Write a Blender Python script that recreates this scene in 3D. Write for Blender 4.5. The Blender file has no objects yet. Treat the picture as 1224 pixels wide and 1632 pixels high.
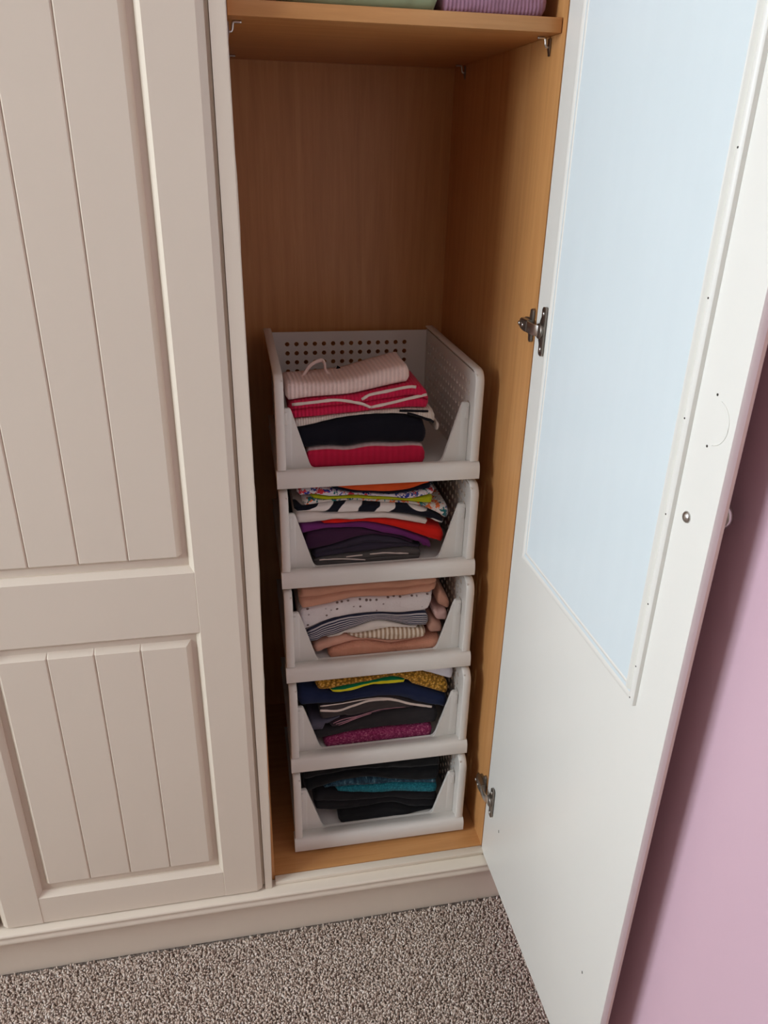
import bpy, bmesh, math, random
import numpy as np
from mathutils import Matrix, Vector, noise

scene = bpy.context.scene
col = scene.collection
PI = math.pi

# ------------------------------------------------------------------ camera
cam_data = bpy.data.cameras.new('camera')
cam_data.sensor_fit = 'VERTICAL'
cam_data.sensor_height = 36.0
cam_data.sensor_width = 27.0
cam_data.lens = 1222.03 / 1632 * 36.0
cam_data.clip_start = 0.02
cam = bpy.data.objects.new('camera', cam_data)
col.objects.link(cam)
RIGHT = (0.98144453, -0.19059426, 0.02098731)
DOWN = (-0.06261764, -0.42203257, -0.90441558)
FWD = (0.18123375, 0.88631955, -0.42613612)
CPOS = (-0.01746886, -1.04153063, 1.39119005)
cam.matrix_world = Matrix((
    (RIGHT[0], -DOWN[0], -FWD[0], CPOS[0]),
    (RIGHT[1], -DOWN[1], -FWD[1], CPOS[1]),
    (RIGHT[2], -DOWN[2], -FWD[2], CPOS[2]),
    (0, 0, 0, 1)))
scene.camera = cam

# ------------------------------------------------------------------ world and window light
RX0, RX1, RY0, RY1, RZ1 = -2.45, 0.475, -4.0, 0.53, 2.42      # the bedroom
WY0, WY1, WZ0, WZ1 = -1.45, -0.30, 1.05, 2.25                 # window opening in the left wall
world = bpy.data.worlds.new('world')
scene.world = world
world.use_nodes = True
bg = world.node_tree.nodes['Background']
bg.inputs[0].default_value = (0.62, 0.78, 1.0, 1)
bg.inputs[1].default_value = 1.0

win = bpy.data.lights.new('window_daylight', 'AREA')
win.shape = 'RECTANGLE'
win.size = WY1 - WY0 - 0.1
win.size_y = WZ1 - WZ0 - 0.1
win.energy = 77
win.color = (0.84, 0.94, 1.0)
wo = bpy.data.objects.new('window_daylight', win)
wo.location = (RX0 - 0.12, (WY0 + WY1) / 2, (WZ0 + WZ1) / 2)
wo.rotation_euler = (0, -PI / 2, 0)
col.objects.link(wo)

vs = scene.view_settings
vs.view_transform = 'Standard'
vs.look = 'None'
vs.exposure = 0.0
vs.gamma = 1.0
vs.use_curve_mapping = False
scene.cycles.use_denoising = True
scene.cycles.max_bounces = 10
scene.cycles.diffuse_bounces = 6

# ------------------------------------------------------------------ material helpers
class NT:
    def __init__(self, mat):
        self.t = mat.node_tree
        self.b = self.t.nodes['Principled BSDF']
    def n(self, typ, **kw):
        nd = self.t.nodes.new(typ)
        for k, v in kw.items():
            if hasattr(nd, k):
                setattr(nd, k, v)
        return nd
    def l(self, a, b):
        self.t.links.new(a, b)
    def coord(self, kind='Object', scale=(1, 1, 1), loc=(0, 0, 0), rot=(0, 0, 0)):
        tc = self.n('ShaderNodeTexCoord')
        mp = self.n('ShaderNodeMapping')
        mp.inputs['Scale'].default_value = scale
        mp.inputs['Location'].default_value = loc
        mp.inputs['Rotation'].default_value = rot
        self.l(tc.outputs[kind], mp.inputs['Vector'])
        return mp.outputs[0]
    def noise(self, vec, scale=5, detail=3, rough=.5, dist=0):
        nd = self.n('ShaderNodeTexNoise')
        nd.inputs['Scale'].default_value = scale
        nd.inputs['Detail'].default_value = detail
        nd.inputs['Roughness'].default_value = rough
        nd.inputs['Distortion'].default_value = dist
        self.l(vec, nd.inputs['Vector'])
        return nd.outputs['Fac']
    def voro(self, vec, scale=5, feature='F1', out='Distance', rnd=1.0):
        nd = self.n('ShaderNodeTexVoronoi', feature=feature)
        nd.inputs['Scale'].default_value = scale
        nd.inputs['Randomness'].default_value = rnd
        self.l(vec, nd.inputs['Vector'])
        return nd.outputs[out]
    def wave(self, vec, scale=5, axis='X', dist=0, prof='SIN'):
        nd = self.n('ShaderNodeTexWave', bands_direction=axis, wave_profile=prof)
        nd.inputs['Scale'].default_value = scale
        nd.inputs['Distortion'].default_value = dist
        self.l(vec, nd.inputs['Vector'])
        return nd.outputs['Fac']
    def ramp(self, fac, stops, interp='LINEAR'):
        nd = self.n('ShaderNodeValToRGB')
        cr = nd.color_ramp
        cr.interpolation = interp
        while len(cr.elements) < len(stops):
            cr.elements.new(0.5)
        for e, (p, c) in zip(cr.elements, stops):
            e.position = p
            e.color = (c[0], c[1], c[2], 1) if hasattr(c, '__len__') else (c, c, c, 1)
        self.l(fac, nd.inputs[0])
        return nd.outputs[0]
    def mix(self, fac, a, b, mode='MIX'):
        nd = self.n('ShaderNodeMix', data_type='RGBA', blend_type=mode)
        if hasattr(fac, 'node'):
            self.l(fac, nd.inputs[0])
        else:
            nd.inputs[0].default_value = fac
        for s, i in ((a, 6), (b, 7)):
            if hasattr(s, 'node'):
                self.l(s, nd.inputs[i])
            else:
                nd.inputs[i].default_value = (*s, 1)
        return nd.outputs[2]
    def math(self, op, a, b=0.0):
        nd = self.n('ShaderNodeMath', operation=op)
        for s, i in ((a, 0), (b, 1)):
            if hasattr(s, 'node'):
                self.l(s, nd.inputs[i])
            else:
                nd.inputs[i].default_value = s
        return nd.outputs[0]
    def sep(self, vec):
        nd = self.n('ShaderNodeSeparateXYZ')
        self.l(vec, nd.inputs[0])
        return nd.outputs
    def color(self, s):
        if hasattr(s, 'node'):
            self.l(s, self.b.inputs['Base Color'])
        else:
            self.b.inputs['Base Color'].default_value = (*s, 1)
    def bump(self, h, strength=.3, dist=.002):
        nd = self.n('ShaderNodeBump')
        nd.inputs['Strength'].default_value = strength
        nd.inputs['Distance'].default_value = dist
        self.l(h, nd.inputs['Height'])
        self.l(nd.outputs[0], self.b.inputs['Normal'])

def material(name, color=(.8, .8, .8), rough=.5, spec=.5, metal=0.0, fn=None):
    m = bpy.data.materials.new(name)
    m.use_nodes = True
    t = NT(m)
    t.color(color)
    t.b.inputs['Roughness'].default_value = rough
    t.b.inputs['Specular IOR Level'].default_value = spec
    t.b.inputs['Metallic'].default_value = metal
    if fn:
        fn(t)
    return m

def srgb(r, g, b):
    f = lambda c: (c / 255 / 12.92) if c / 255 <= 0.04045 else ((c / 255 + 0.055) / 1.055) ** 2.4
    return (f(r), f(g), f(b))

# ---- setting and wardrobe materials
IVORY = (0.735, 0.675, 0.585)
def ivory_fn(t):
    c = t.coord('Object')
    n1 = t.noise(c, 3.0, 3)
    t.color(t.mix(n1, (0.695, 0.605, 0.495), (0.735, 0.645, 0.53)))
    t.bump(t.noise(c, 260, 2), .05, .0006)
M_IVORY = material('ivory_paint', IVORY, .42, .4, fn=ivory_fn)
def inner_fn(t):
    c = t.coord('Object')
    t.color(t.mix(t.noise(c, 4, 4, .6), (0.83, 0.81, 0.755), (0.865, 0.845, 0.79)))
    t.bump(t.noise(c, 180, 2), .04, .0005)
M_INNER = material('cream_melamine', (.82, .81, .76), .38, .45, fn=inner_fn)
def insert_fn(t):
    c = t.coord('Object', (6, 6, 1.2))
    t.color(t.mix(t.noise(c, 6, 4), (0.73, 0.81, 0.84), (0.77, 0.85, 0.88)))
M_INSERT = material('pale_blue_white_board', (.8, .87, .9), .3, .5, fn=insert_fn)
def beech(scale, name, dark=1.0):
    def fn(t):
        c = t.coord('Object', scale)
        g1 = t.noise(c, 9, 5, .6, .4)
        g2 = t.noise(c, 60, 3, .6)
        base = t.ramp(g1, [(.25, (0.48, 0.22, 0.072)), (.5, (0.565, 0.272, 0.096)), (.75, (0.63, 0.325, 0.125))])
        t.color(t.mix(t.math('MULTIPLY', g2, .35), base, (0.40, 0.175, 0.06)))
        t.bump(g2, .04, .0005)
    return material(name, (.54, .27, .1), .38, .45, fn=fn)
M_BEECH_V = beech((9, 9, .5), 'beech_laminate_vertical')
M_BEECH_H = beech((.5, 9, 9), 'beech_laminate_crosswise')
def pink_fn(t):
    c = t.coord('Object')
    t.color(t.mix(t.noise(c, 2.5, 3), (0.665, 0.445, 0.525), (0.70, 0.475, 0.555)))
    t.bump(t.noise(c, 140, 3), .12, .001)
M_PINK = material('pink_wall_paint', (.56, .35, .41), .75, .25, fn=pink_fn)
M_CREAMWALL = material('cream_wall_paint', (.62, .57, .48), .8, .2,
                  fn=lambda t: t.bump(t.noise(t.coord('Object'), 120, 2), .1, .001))
M_CEIL = material('white_ceiling_paint', (.82, .80, .77), .8, .2,
                  fn=lambda t: t.bump(t.noise(t.coord('Object'), 120, 2), .1, .001))
def floor_fn(t):
    c = t.coord('Object')
    n1 = t.noise(c, 210, 2, .7)
    t.color(t.ramp(n1, [(.3, (0.10, 0.075, 0.06)), (.5, (0.26, 0.205, 0.17)), (.7, (0.46, 0.385, 0.33))]))
    t.bump(n1, .8, .004)
M_FLOOR = material('taupe_carpet_backing', (.3, .25, .2), .95, .1, fn=floor_fn)
def pile_fn(t):
    g = t.n('ShaderNodeNewGeometry')
    r = g.outputs['Random Per Island']
    c = t.coord('Object')
    base = t.ramp(r, [(0.0, (0.50, 0.385, 0.31)), (.35, (0.70, 0.575, 0.48)), (.75, (0.80, 0.685, 0.59)), (1.0, (0.90, 0.81, 0.73))])
    t.color(t.mix(t.math('MULTIPLY', t.noise(c, 9, 3), .25), base, (0.5, 0.40, 0.33)))
M_PILE = material('taupe_carpet_pile', (.3, .25, .2), .95, .1, fn=pile_fn)
M_STEEL = material('nickel_steel', (.62, .60, .57), .28, .5, 1.0,
                   fn=lambda t: t.bump(t.noise(t.coord('Object'), 300, 2), .05, .0003))
M_DARKSTEEL = material('dull_hinge_steel', (.30, .27, .24), .38, .5, 1.0,
                       fn=lambda t: t.bump(t.noise(t.coord('Object'), 300, 2), .08, .0003))
M_HOLE = material('dark_screw_hole', (.05, .04, .035), .8, .2,
                  fn=lambda t: t.bump(t.noise(t.coord('Object'), 300, 2), .05, .0003))
def plastic_fn(t):
    c = t.coord('Object')
    t.color(t.mix(t.noise(c, 5, 3), (0.645, 0.605, 0.56), (0.69, 0.65, 0.60)))
    t.bump(t.noise(c, 500, 2), .05, .0004)
M_PLASTIC = material('warm_grey_plastic', (.62, .58, .55), .42, .45, fn=plastic_fn)
def glass_fn(t):
    t.b.inputs['Transmission Weight'].default_value = 1.0
    t.b.inputs['IOR'].default_value = 1.02
M_GLASS = material('window_glass', (1, 1, 1), .02, .3, fn=glass_fn)
M_WFRAME = material('white_window_frame', (.85, .85, .84), .35, .4,
                    fn=lambda t: t.bump(t.noise(t.coord('Object'), 100, 2), .03, .0004))

# ------------------------------------------------------------------ mesh helpers
def make_mesh(name, verts, faces, mat, smooth=False):
    me = bpy.data.meshes.new(name)
    me.from_pydata([tuple(v) for v in verts], [], faces)
    me.materials.append(mat)
    bm = bmesh.new()
    bm.from_mesh(me)
    bmesh.ops.recalc_face_normals(bm, faces=bm.faces)
    bm.to_mesh(me)
    bm.free()
    if smooth:
        me.polygons.foreach_set('use_smooth', [True] * len(me.polygons))
    me.update()
    return me

def link(name, me, parent=None, loc=(0, 0, 0), rot=(0, 0, 0)):
    o = bpy.data.objects.new(name, me)
    col.objects.link(o)
    o.location = loc
    o.rotation_euler = rot
    if parent is not None:
        o.parent = parent
    return o

def obj(name, verts, faces, mat, parent=None, smooth=False, loc=(0, 0, 0), rot=(0, 0, 0)):
    return link(name, make_mesh(name, verts, faces, mat, smooth), parent, loc, rot)

def tag(o, label=None, cat=None, group=None, kind=None):
    if label: o['label'] = label
    if cat: o['category'] = cat
    if group: o['group'] = group
    if kind: o['kind'] = kind
    return o

def empty(name, loc=(0, 0, 0), rot=(0, 0, 0)):
    o = bpy.data.objects.new(name, None)
    o.empty_display_size = .05
    col.objects.link(o)
    o.location = loc
    o.rotation_euler = rot
    return o

def box_vf(x0, x1, y0, y1, z0, z1):
    v = [(x0, y0, z0), (x1, y0, z0), (x1, y1, z0), (x0, y1, z0), (x0, y0, z1), (x1, y0, z1), (x1, y1, z1), (x0, y1, z1)]
    f = [(0, 3, 2, 1), (4, 5, 6, 7), (0, 1, 5, 4), (1, 2, 6, 5), (2, 3, 7, 6), (3, 0, 4, 7)]
    return v, f

def bevel_mesh(me, width, seg=2):
    bm = bmesh.new()
    bm.from_mesh(me)
    bmesh.ops.bevel(bm, geom=list(bm.edges), offset=width, segments=seg, affect='EDGES', profile=.5, clamp_overlap=True)
    bm.to_mesh(me)
    bm.free()
    me.polygons.foreach_set('use_smooth', [True] * len(me.polygons))
    try:
        me.set_sharp_from_angle(angle=math.radians(35))
    except Exception:
        pass
    return me

def box(name, x0, x1, y0, y1, z0, z1, mat, parent=None, bev=0.0, loc=(0, 0, 0), rot=(0, 0, 0)):
    v, f = box_vf(x0, x1, y0, y1, z0, z1)
    me = make_mesh(name, v, f, mat)
    if bev:
        bevel_mesh(me, bev)
    return link(name, me, parent, loc, rot)

def prism_vf(poly, a0, a1, axis):
    """poly: list of 2D points, extruded along axis ('x': (y,z), 'y': (x,z), 'z': (x,y))"""
    def P(p, a):
        return {'x': (a, p[0], p[1]), 'y': (p[0], a, p[1]), 'z': (p[0], p[1], a)}[axis]
    n = len(poly)
    v = [P(p, a0) for p in poly] + [P(p, a1) for p in poly]
    f = [tuple(range(n)), tuple(range(2 * n - 1, n - 1, -1))]
    f += [(i, (i + 1) % n, n + (i + 1) % n, n + i) for i in range(n)]
    return v, f

def prism(name, poly, a0, a1, axis, mat, parent=None, bev=0.0, smooth_angle=None, loc=(0, 0, 0), rot=(0, 0, 0)):
    v, f = prism_vf(poly, a0, a1, axis)
    me = make_mesh(name, v, f, mat)
    if bev:
        bevel_mesh(me, bev)
    elif smooth_angle:
        me.polygons.foreach_set('use_smooth', [True] * len(me.polygons))
        me.set_sharp_from_angle(angle=math.radians(smooth_angle))
    return link(name, me, parent, loc, rot)

def loft_vf(rings, closed_ends=True):
    n = len(rings[0])
    v = [p for r in rings for p in r]
    f = []
    for i in range(len(rings) - 1):
        for j in range(n):
            k = (j + 1) % n
            f.append((i * n + j, i * n + k, (i + 1) * n + k, (i + 1) * n + j))
    if closed_ends:
        f.append(tuple(range(n - 1, -1, -1)))
        f.append(tuple(range((len(rings) - 1) * n, len(rings) * n)))
    return v, f

def tube_vf(path, rad, seg=8, flat=1.0, up=Vector((0, 0, 1))):
    P = [Vector(p) for p in path]
    rings = []
    for i, p in enumerate(P):
        t = (P[min(i + 1, len(P) - 1)] - P[max(i - 1, 0)]).normalized()
        a = t.cross(up)
        if a.length < 1e-4:
            a = t.cross(Vector((1, 0, 0)))
        a.normalize()
        b = a.cross(t).normalized()
        r = rad[i] if hasattr(rad, '__len__') else rad
        rings.append([tuple(p + a * (math.cos(q) * r * flat) + b * (math.sin(q) * r)) for q in [2 * PI * k / seg for k in range(seg)]])
    return loft_vf(rings)

def tube(name, path, rad, mat, parent=None, seg=8, flat=1.0, up=Vector((0, 0, 1))):
    v, f = tube_vf(path, rad, seg, flat, up)
    return obj(name, v, f, mat, parent, True)

def lathe_vf(prof, axis_dir, origin, seg=20):
    """prof: list of (r, h) along axis_dir"""
    d = Vector(axis_dir).normalized()
    a = d.orthogonal().normalized()
    b = d.cross(a)
    o = Vector(origin)
    rings = [[tuple(o + d * h + (a * math.cos(q) + b * math.sin(q)) * max(r, 1e-5)) for q in [2 * PI * k / seg for k in range(seg)]] for r, h in prof]
    return loft_vf(rings)

def smooth_path(pts, n=6):
    """Catmull-Rom resample"""
    P = [np.array(p, float) for p in pts]
    P = [2 * P[0] - P[1]] + P + [2 * P[-1] - P[-2]]
    out = []
    for i in range(1, len(P) - 2):
        for k in range(n):
            t = k / n
            p0, p1, p2, p3 = P[i - 1], P[i], P[i + 1], P[i + 2]
            out.append(.5 * (2 * p1 + (p2 - p0) * t + (2 * p0 - 5 * p1 + 4 * p2 - p3) * t * t + (3 * p1 - p0 - 3 * p2 + p3) * t ** 3))
    out.append(P[-2])
    return out

# ------------------------------------------------------------------ the room
tag(box('floor', RX0, RX1, RY0, RY1, -0.06, -0.009, M_FLOOR), kind='structure')
tag(box('ceiling', RX0, RX1, RY0, RY1, RZ1, RZ1 + .06, M_CEIL), kind='structure')
tag(box('wall_right', RX1, RX1 + .08, RY0, RY1, -.06, RZ1, M_PINK), kind='structure')
tag(box('wall_rear', RX0, RX1, RY1, RY1 + .08, -.06, RZ1, M_PINK), kind='structure')
tag(box('wall_front', RX0, RX1, RY0 - .08, RY0, -.06, RZ1, M_CREAMWALL), kind='structure')
v, f = [], []
for a in ((RY0, RY1, -.06, WZ0), (RY0, RY1, WZ1, RZ1), (RY0, WY0, WZ0, WZ1), (WY1, RY1, WZ0, WZ1)):
    bv, bf = box_vf(RX0 - .16, RX0, *a)
    f += [tuple(i + len(v) for i in q) for q in bf]
    v += bv
tag(obj('wall_left', v, f, M_CREAMWALL), kind='structure')
wn = tag(empty('window_1', (RX0 - .08, (WY0 + WY1) / 2, WZ0)), kind='structure')
hw, hh = (WY1 - WY0) / 2, WZ1 - WZ0
for nm, a in (('window_frame', (-hw, hw, 0, .05)), ('window_frame', (-hw, hw, hh - .05, hh)), ('window_frame', (-hw, -hw + .05, .05, hh - .05)),
              ('window_frame', (hw - .05, hw, .05, hh - .05)), ('mullion', (-.025, .025, .05, hh - .05))):
    box(nm, -.03, .03, *a, M_WFRAME, wn, .004)
box('window_sill', -.02, .16, -hw - .05, hw + .05, -.03, 0, M_WFRAME, wn, .004)

# carpet pile: thousands of short yarn tufts in one mesh
def carpet():
    rng = np.random.default_rng(5)
    sp = 0.0037
    xs = np.arange(-1.0, RX1 - .002, sp)
    yy = np.arange(-1.15, -0.015, sp)
    X, Y = np.meshgrid(xs, yy)
    X = X.ravel() + rng.uniform(-.45, .45, X.size) * sp
    Y = Y.ravel() + rng.uniform(-.45, .45, Y.size) * sp
    keep = (Y < -.0145) & (X < RX1 - .003)
    X, Y = X[keep], Y[keep]
    n = X.size
    lx, ly = rng.normal(0, .0030, n), rng.normal(0, .0030, n)
    h = rng.uniform(.0078, .0112, n)
    r = rng.uniform(.0015, .0024, n)
    ph = rng.uniform(0, 2 * PI, n)
    verts = np.zeros((n, 7, 3), np.float32)
    for k in range(3):
        a = ph + k * 2 * PI / 3
        verts[:, k, 0] = X + np.cos(a) * r
        verts[:, k, 1] = Y + np.sin(a) * r
        verts[:, k, 2] = -.009
        b = a + .8
        verts[:, 3 + k, 0] = X + lx * .6 + np.cos(b) * r * 1.15
        verts[:, 3 + k, 1] = Y + ly * .6 + np.sin(b) * r * 1.15
        verts[:, 3 + k, 2] = -.009 + h * .72
    verts[:, 6, 0] = X + lx
    verts[:, 6, 1] = Y + ly
    verts[:, 6, 2] = -.009 + h
    verts[:, :, 1] = np.minimum(verts[:, :, 1], -.0108)
    verts[:, :, 0] = np.minimum(verts[:, :, 0], RX1 - .0005)
    tri = np.array([[0, 1, 4], [0, 4, 3], [1, 2, 5], [1, 5, 4], [2, 0, 3], [2, 3, 5], [3, 4, 6], [4, 5, 6], [5, 3, 6]])
    F = (tri[None] + (np.arange(n) * 7)[:, None, None]).reshape(-1, 3)
    me = bpy.data.meshes.new('carpet')
    me.vertices.add(n * 7)
    me.vertices.foreach_set('co', verts.reshape(-1))
    me.loops.add(F.size)
    me.loops.foreach_set('vertex_index', F.reshape(-1).astype(np.int32))
    me.polygons.add(len(F))
    me.polygons.foreach_set('loop_start', np.arange(0, F.size, 3, dtype=np.int32))
    me.polygons.foreach_set('use_smooth', np.ones(len(F), bool))
    me.materials.append(M_PILE)
    me.update(calc_edges=True)
    me.validate()
    o = link('carpet', me)
    tag(o, 'flecked taupe twist pile carpet in front of the wardrobe', 'carpet', kind='stuff')
carpet()

# ------------------------------------------------------------------ the fitted wardrobe
wardrobe = empty('fitted_wardrobe', (0, 0, 0))
tag(wardrobe, 'ivory panelled fitted wardrobe with one door open on a beech-lined interior', 'wardrobe')
W = 0.4098            # opening width
D = 0.502             # depth
FZ = 0.138            # cabinet floor
DZ = 0.1327           # bottom of the doors
TOP = 2.12
XL = -0.965           # left end of the run
box('side_panel', -.0345, -.0003, 0.0005, D, FZ - .018, TOP, M_BEECH_V, wardrobe)
box('side_panel', W, W + .018, 0.0005, D, FZ - .018, TOP, M_BEECH_V, wardrobe)
box('side_panel', XL, XL + .018, 0.0005, D, FZ - .018, TOP, M_BEECH_V, wardrobe)
box('back_panel', 0, W, D, D + .006, FZ, TOP, M_BEECH_V, wardrobe)
box('back_panel', XL + .018, -.0345, D, D + .006, FZ, TOP, M_BEECH_V, wardrobe)
box('floor_panel', 0, W, 0.0015, D, FZ - .018, FZ, M_BEECH_H, wardrobe)
box('floor_panel', XL + .018, -.0345, 0.0015, D, FZ - .018, FZ, M_BEECH_H, wardrobe)
box('top_panel', XL, W + .018, 0.0005, D, TOP, TOP + .018, M_BEECH_H, wardrobe)
box('fascia', XL, RX1 - .001, -.02, 0.0, TOP - .03, RZ1 - .001, M_IVORY, wardrobe)
box('filler_strip', W + .0185, RX1 - .001, 0.0, .018, .0, TOP - .03, M_IVORY, wardrobe)
# ivory front edge of the floor, ledge, moulding and plinth
box('sill_edging', 0, W, -.0145, 0.001, .1285, FZ - .0005, M_IVORY, wardrobe, .0012)
prism('ledge', [(.0, .128), (-.0335, .128), (-.0358, .1262), (-.0362, .123), (-.0345, .120), (-.0335, .1175), (-.0350, .114), (-.0362, .110),
                (-.0356, .1055), (-.033, .1025), (-.028, .1015), (-.0, .1015)], XL, RX1 - .001, 'x', M_IVORY, wardrobe, smooth_angle=50)
box('plinth', XL, RX1 - .001, -.010, .006, -.005, .1015, M_IVORY, wardrobe)
# slightly bowed, chipped cover strip along the left of the opening
bow = [(.1287, -.0065), (.19, -.0055), (.27, -.004), (.45, -.002), (.63, 0), (.84, .002), (1.02, .0018), (1.3, .001), (1.54, 0), (TOP - .031, 0)]
rng = random.Random(3)
pts = []
for (z0, x0), (z1, x1) in zip(bow, bow[1:]):
    n = max(2, int((z1 - z0) / .03))
    for k in range(n):
        t = k / n
        pts.append((z0 + (z1 - z0) * t, x0 + (x1 - x0) * t))
pts.append(bow[-1])
rings = []
for i, (z, x) in enumerate(pts):
    chip = rng.random() < .22 and .3 < z < 1.5
    e = x + (.0012 if chip else 0)
    rings.append([(-.0193, -.0185, z), (x - .0015, -.0185, z), (x, -.017, z), (e, -.004, z), (x - .001, -.0006, z), (-.0193, -.0006, z)])
v, f = loft_vf(rings)
obj('cover_strip', v, f, M_IVORY, wardrobe)
# shelf
SHZ0, SHZ1 = 1.528, 1.5445
box('shelf', .0012, W - .0012, .012, D - .001, SHZ0, SHZ1, M_BEECH_H, wardrobe, .0008)
def shelf_pin(x, y, s):
    # a peg in the side wall with a bent steel tongue under the shelf
    path = [(x, y, SHZ0 - .012), (x - s * .006, y, SHZ0 - .011), (x - s * .0075, y, SHZ0 - .004), (x - s * .009, y, SHZ0 - .0018), (x - s * .018, y, SHZ0 - .0018)]
    p = tube('shelf_support', smooth_path(path, 4), .0016, M_STEEL, wardrobe, 8)
    v, f = prism_vf([(x - s * .001, SHZ0 - .002), (x - s * .0028, SHZ0 - .002), (x - s * .0028, SHZ0 - .014), (x - s * .001, SHZ0 - .022)], y - .0035, y + .0035, 'y')
    obj('support_plate', v, f, M_DARKSTEEL, p)
for yy in (.047, .43):
    shelf_pin(W, yy, 1)
    shelf_pin(0, yy, -1)

# ---- panelled doors: door (back board) > stiles, rails, planks, fittings
DW, DH, DT = .4638, TOP - .032 - DZ, .022
SI = .0721            # stile width up to its inner edge
def build_door(parent, loc, rz):
    d = box('door', .0, DW, -.0092, 0, 0, DH, M_IVORY, parent, .0006, loc=loc, rot=(0, 0, rz))
    prof = [(.0006, -.0091), (.0030, -.0100), (.0040, -.0120), (.0046, -.0160), (.0058, -.0172), (.0139, -.0220), (SI, -.0220), (SI + .0075, -.0122), (SI + .0075, -.0091)]
    prism('stile', prof, 0, DH, 'z', M_IVORY, d, smooth_angle=20)
    prism('stile', [(DW - a, b) for a, b in prof], 0, DH, 'z', M_IVORY, d, smooth_angle=20)
    yf = -.0213
    def rail(z0, z1, up, dn):
        pr = []
        pr += [(-.0091, z0 - (.0085 if dn else 0)), (-.0122, z0 - (.0085 if dn else 0)), (yf, z0)]
        pr += [(yf, z1), (-.0122, z1 + (.0085 if up else 0)), (-.0091, z1 + (.0085 if up else 0))]
        # end edges softened so that the joint with the stile shows as a fine groove
        x0, x1 = SI - .0003, DW - SI + .0003
        rings = []
        for x, s in ((x0, .0015), (x0 + .0018, 0), (x1 - .0018, 0), (x1, .0015)):
            rings.append([(x, min(y + (s if y < -.015 else 0), -.0091), z) for y, z in pr])
        v, f = loft_vf(rings)
        obj('rail', v, f, M_IVORY, d)
    rail(0, .0605, True, False)
    rail(.5838, .6885, True, True)
    rail(DH - .075, DH, False, True)
    def planks(z0, z1):
        for k in range(4):
            x0 = DW / 2 - .136 + k * .068
            x1 = x0 + .068
            # front face, shoulder of the V-groove (or wide outer bevel), back
            gl, gr = (0, .0075) if k == 0 else (.0022, 0), (0, .0075) if k == 3 else (.0022, 0)
            fx0, fx1 = x0 + gl[0], x1 - gr[0]
            mx0, mx1 = (x0 - .0075 if k == 0 else x0 + .0001), (x1 + .0075 if k == 3 else x1 - .0001)
            ml = -.0095 if k == 0 else -.0163
            mr = -.0095 if k == 3 else -.0163
            zo0, zo1 = z0 - .0075, z1 + .0075
            def ring(z, yf_):
                return [(mx0, -.0091, z), (mx0, max(ml, yf_), z), (fx0, yf_, z), (fx1, yf_, z), (mx1, max(mr, yf_), z), (mx1, -.0091, z)]
            vv, ff = loft_vf([ring(zo0, -.0095), ring(z0, -.0187), ring(z1, -.0187), ring(zo1, -.0095)])
            obj('plank', vv, ff, M_IVORY, d)
    planks(.0913, .5573)
    planks(.7160, DH - .1035)
    return d
LX = -.4839
left_door = build_door(wardrobe, (LX, -.0012, DZ), 0)
far_door = build_door(wardrobe, (LX - DW - .003, -.0012, DZ), 0)
A = .0139
open_door = build_door(wardrobe, (.4091 + math.sin(A) * DW, -.0043 - math.cos(A) * DW, DZ), PI / 2 + A)
open_door['label'] = 'open wardrobe door with cream inner face'
# cream inner face (local +y), s = distance from the hinge edge
def SX(s): return DW - s
open_door.data = open_door.data.copy()
open_door.data.materials[0] = M_INNER
box('inset_board', SX(.387), SX(.052), .0002, .0016, .825 - DZ, DH - .085, M_INSERT, open_door)
def bead(p0, p1, inward, name='bead', k=1.0):
    """moulded beading between two points of the inner face (local x,z); inward: unit vector to the board"""
    prof = [(0, 0), (0, .0045), (.0014, .0060), (.0055, .0066), (.0085, .0052), (.0108, .0018), (.0128, .0018), (.0146, .0056), (.0165, .0070), (.0182, .0060), (.0196, .0036), (.0205, 0)]
    rings = []
    for (x, z), sg in ((p0, 1), (p1, -1)):
        al = Vector((p1[0] - p0[0], p1[1] - p0[1])).normalized() * sg
        rings.append([(x + inward[0] * a + al[0] * a, .0002 + h * k, z + inward[1] * a + al[1] * a) for a, h in prof])
    v, f = loft_vf(rings)
    o = obj(name, v, f, M_INNER, open_door, True)
    o.data.set_sharp_from_angle(angle=math.radians(40))
    return o
bs0, bs1, bz0, bz1 = .0405, .4020, .8175 - DZ, DH - .075
b_l = bead((SX(bs0), bz0), (SX(bs0), bz1), (-1, 0), k=.32)
b_r = bead((SX(bs1), bz0), (SX(bs1), bz1), (1, 0))
bead((SX(bs1), bz0), (SX(bs0), bz0), (0, 1), k=.3)
bead((SX(bs1), bz1), (SX(bs0), bz1), (0, -1), k=.3)
for z in (.8266, .8702, .9527, 1.0607, 1.1633, 1.2769, 1.40, 1.52):
    v, f = lathe_vf([(.0001, .0004), (.0010, .0003), (.0010, 0)], (0, 1, 0), (SX(.3970), .0066, z - DZ), 8)
    obj('pin_hole', v, f, M_HOLE, open_door)
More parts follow.
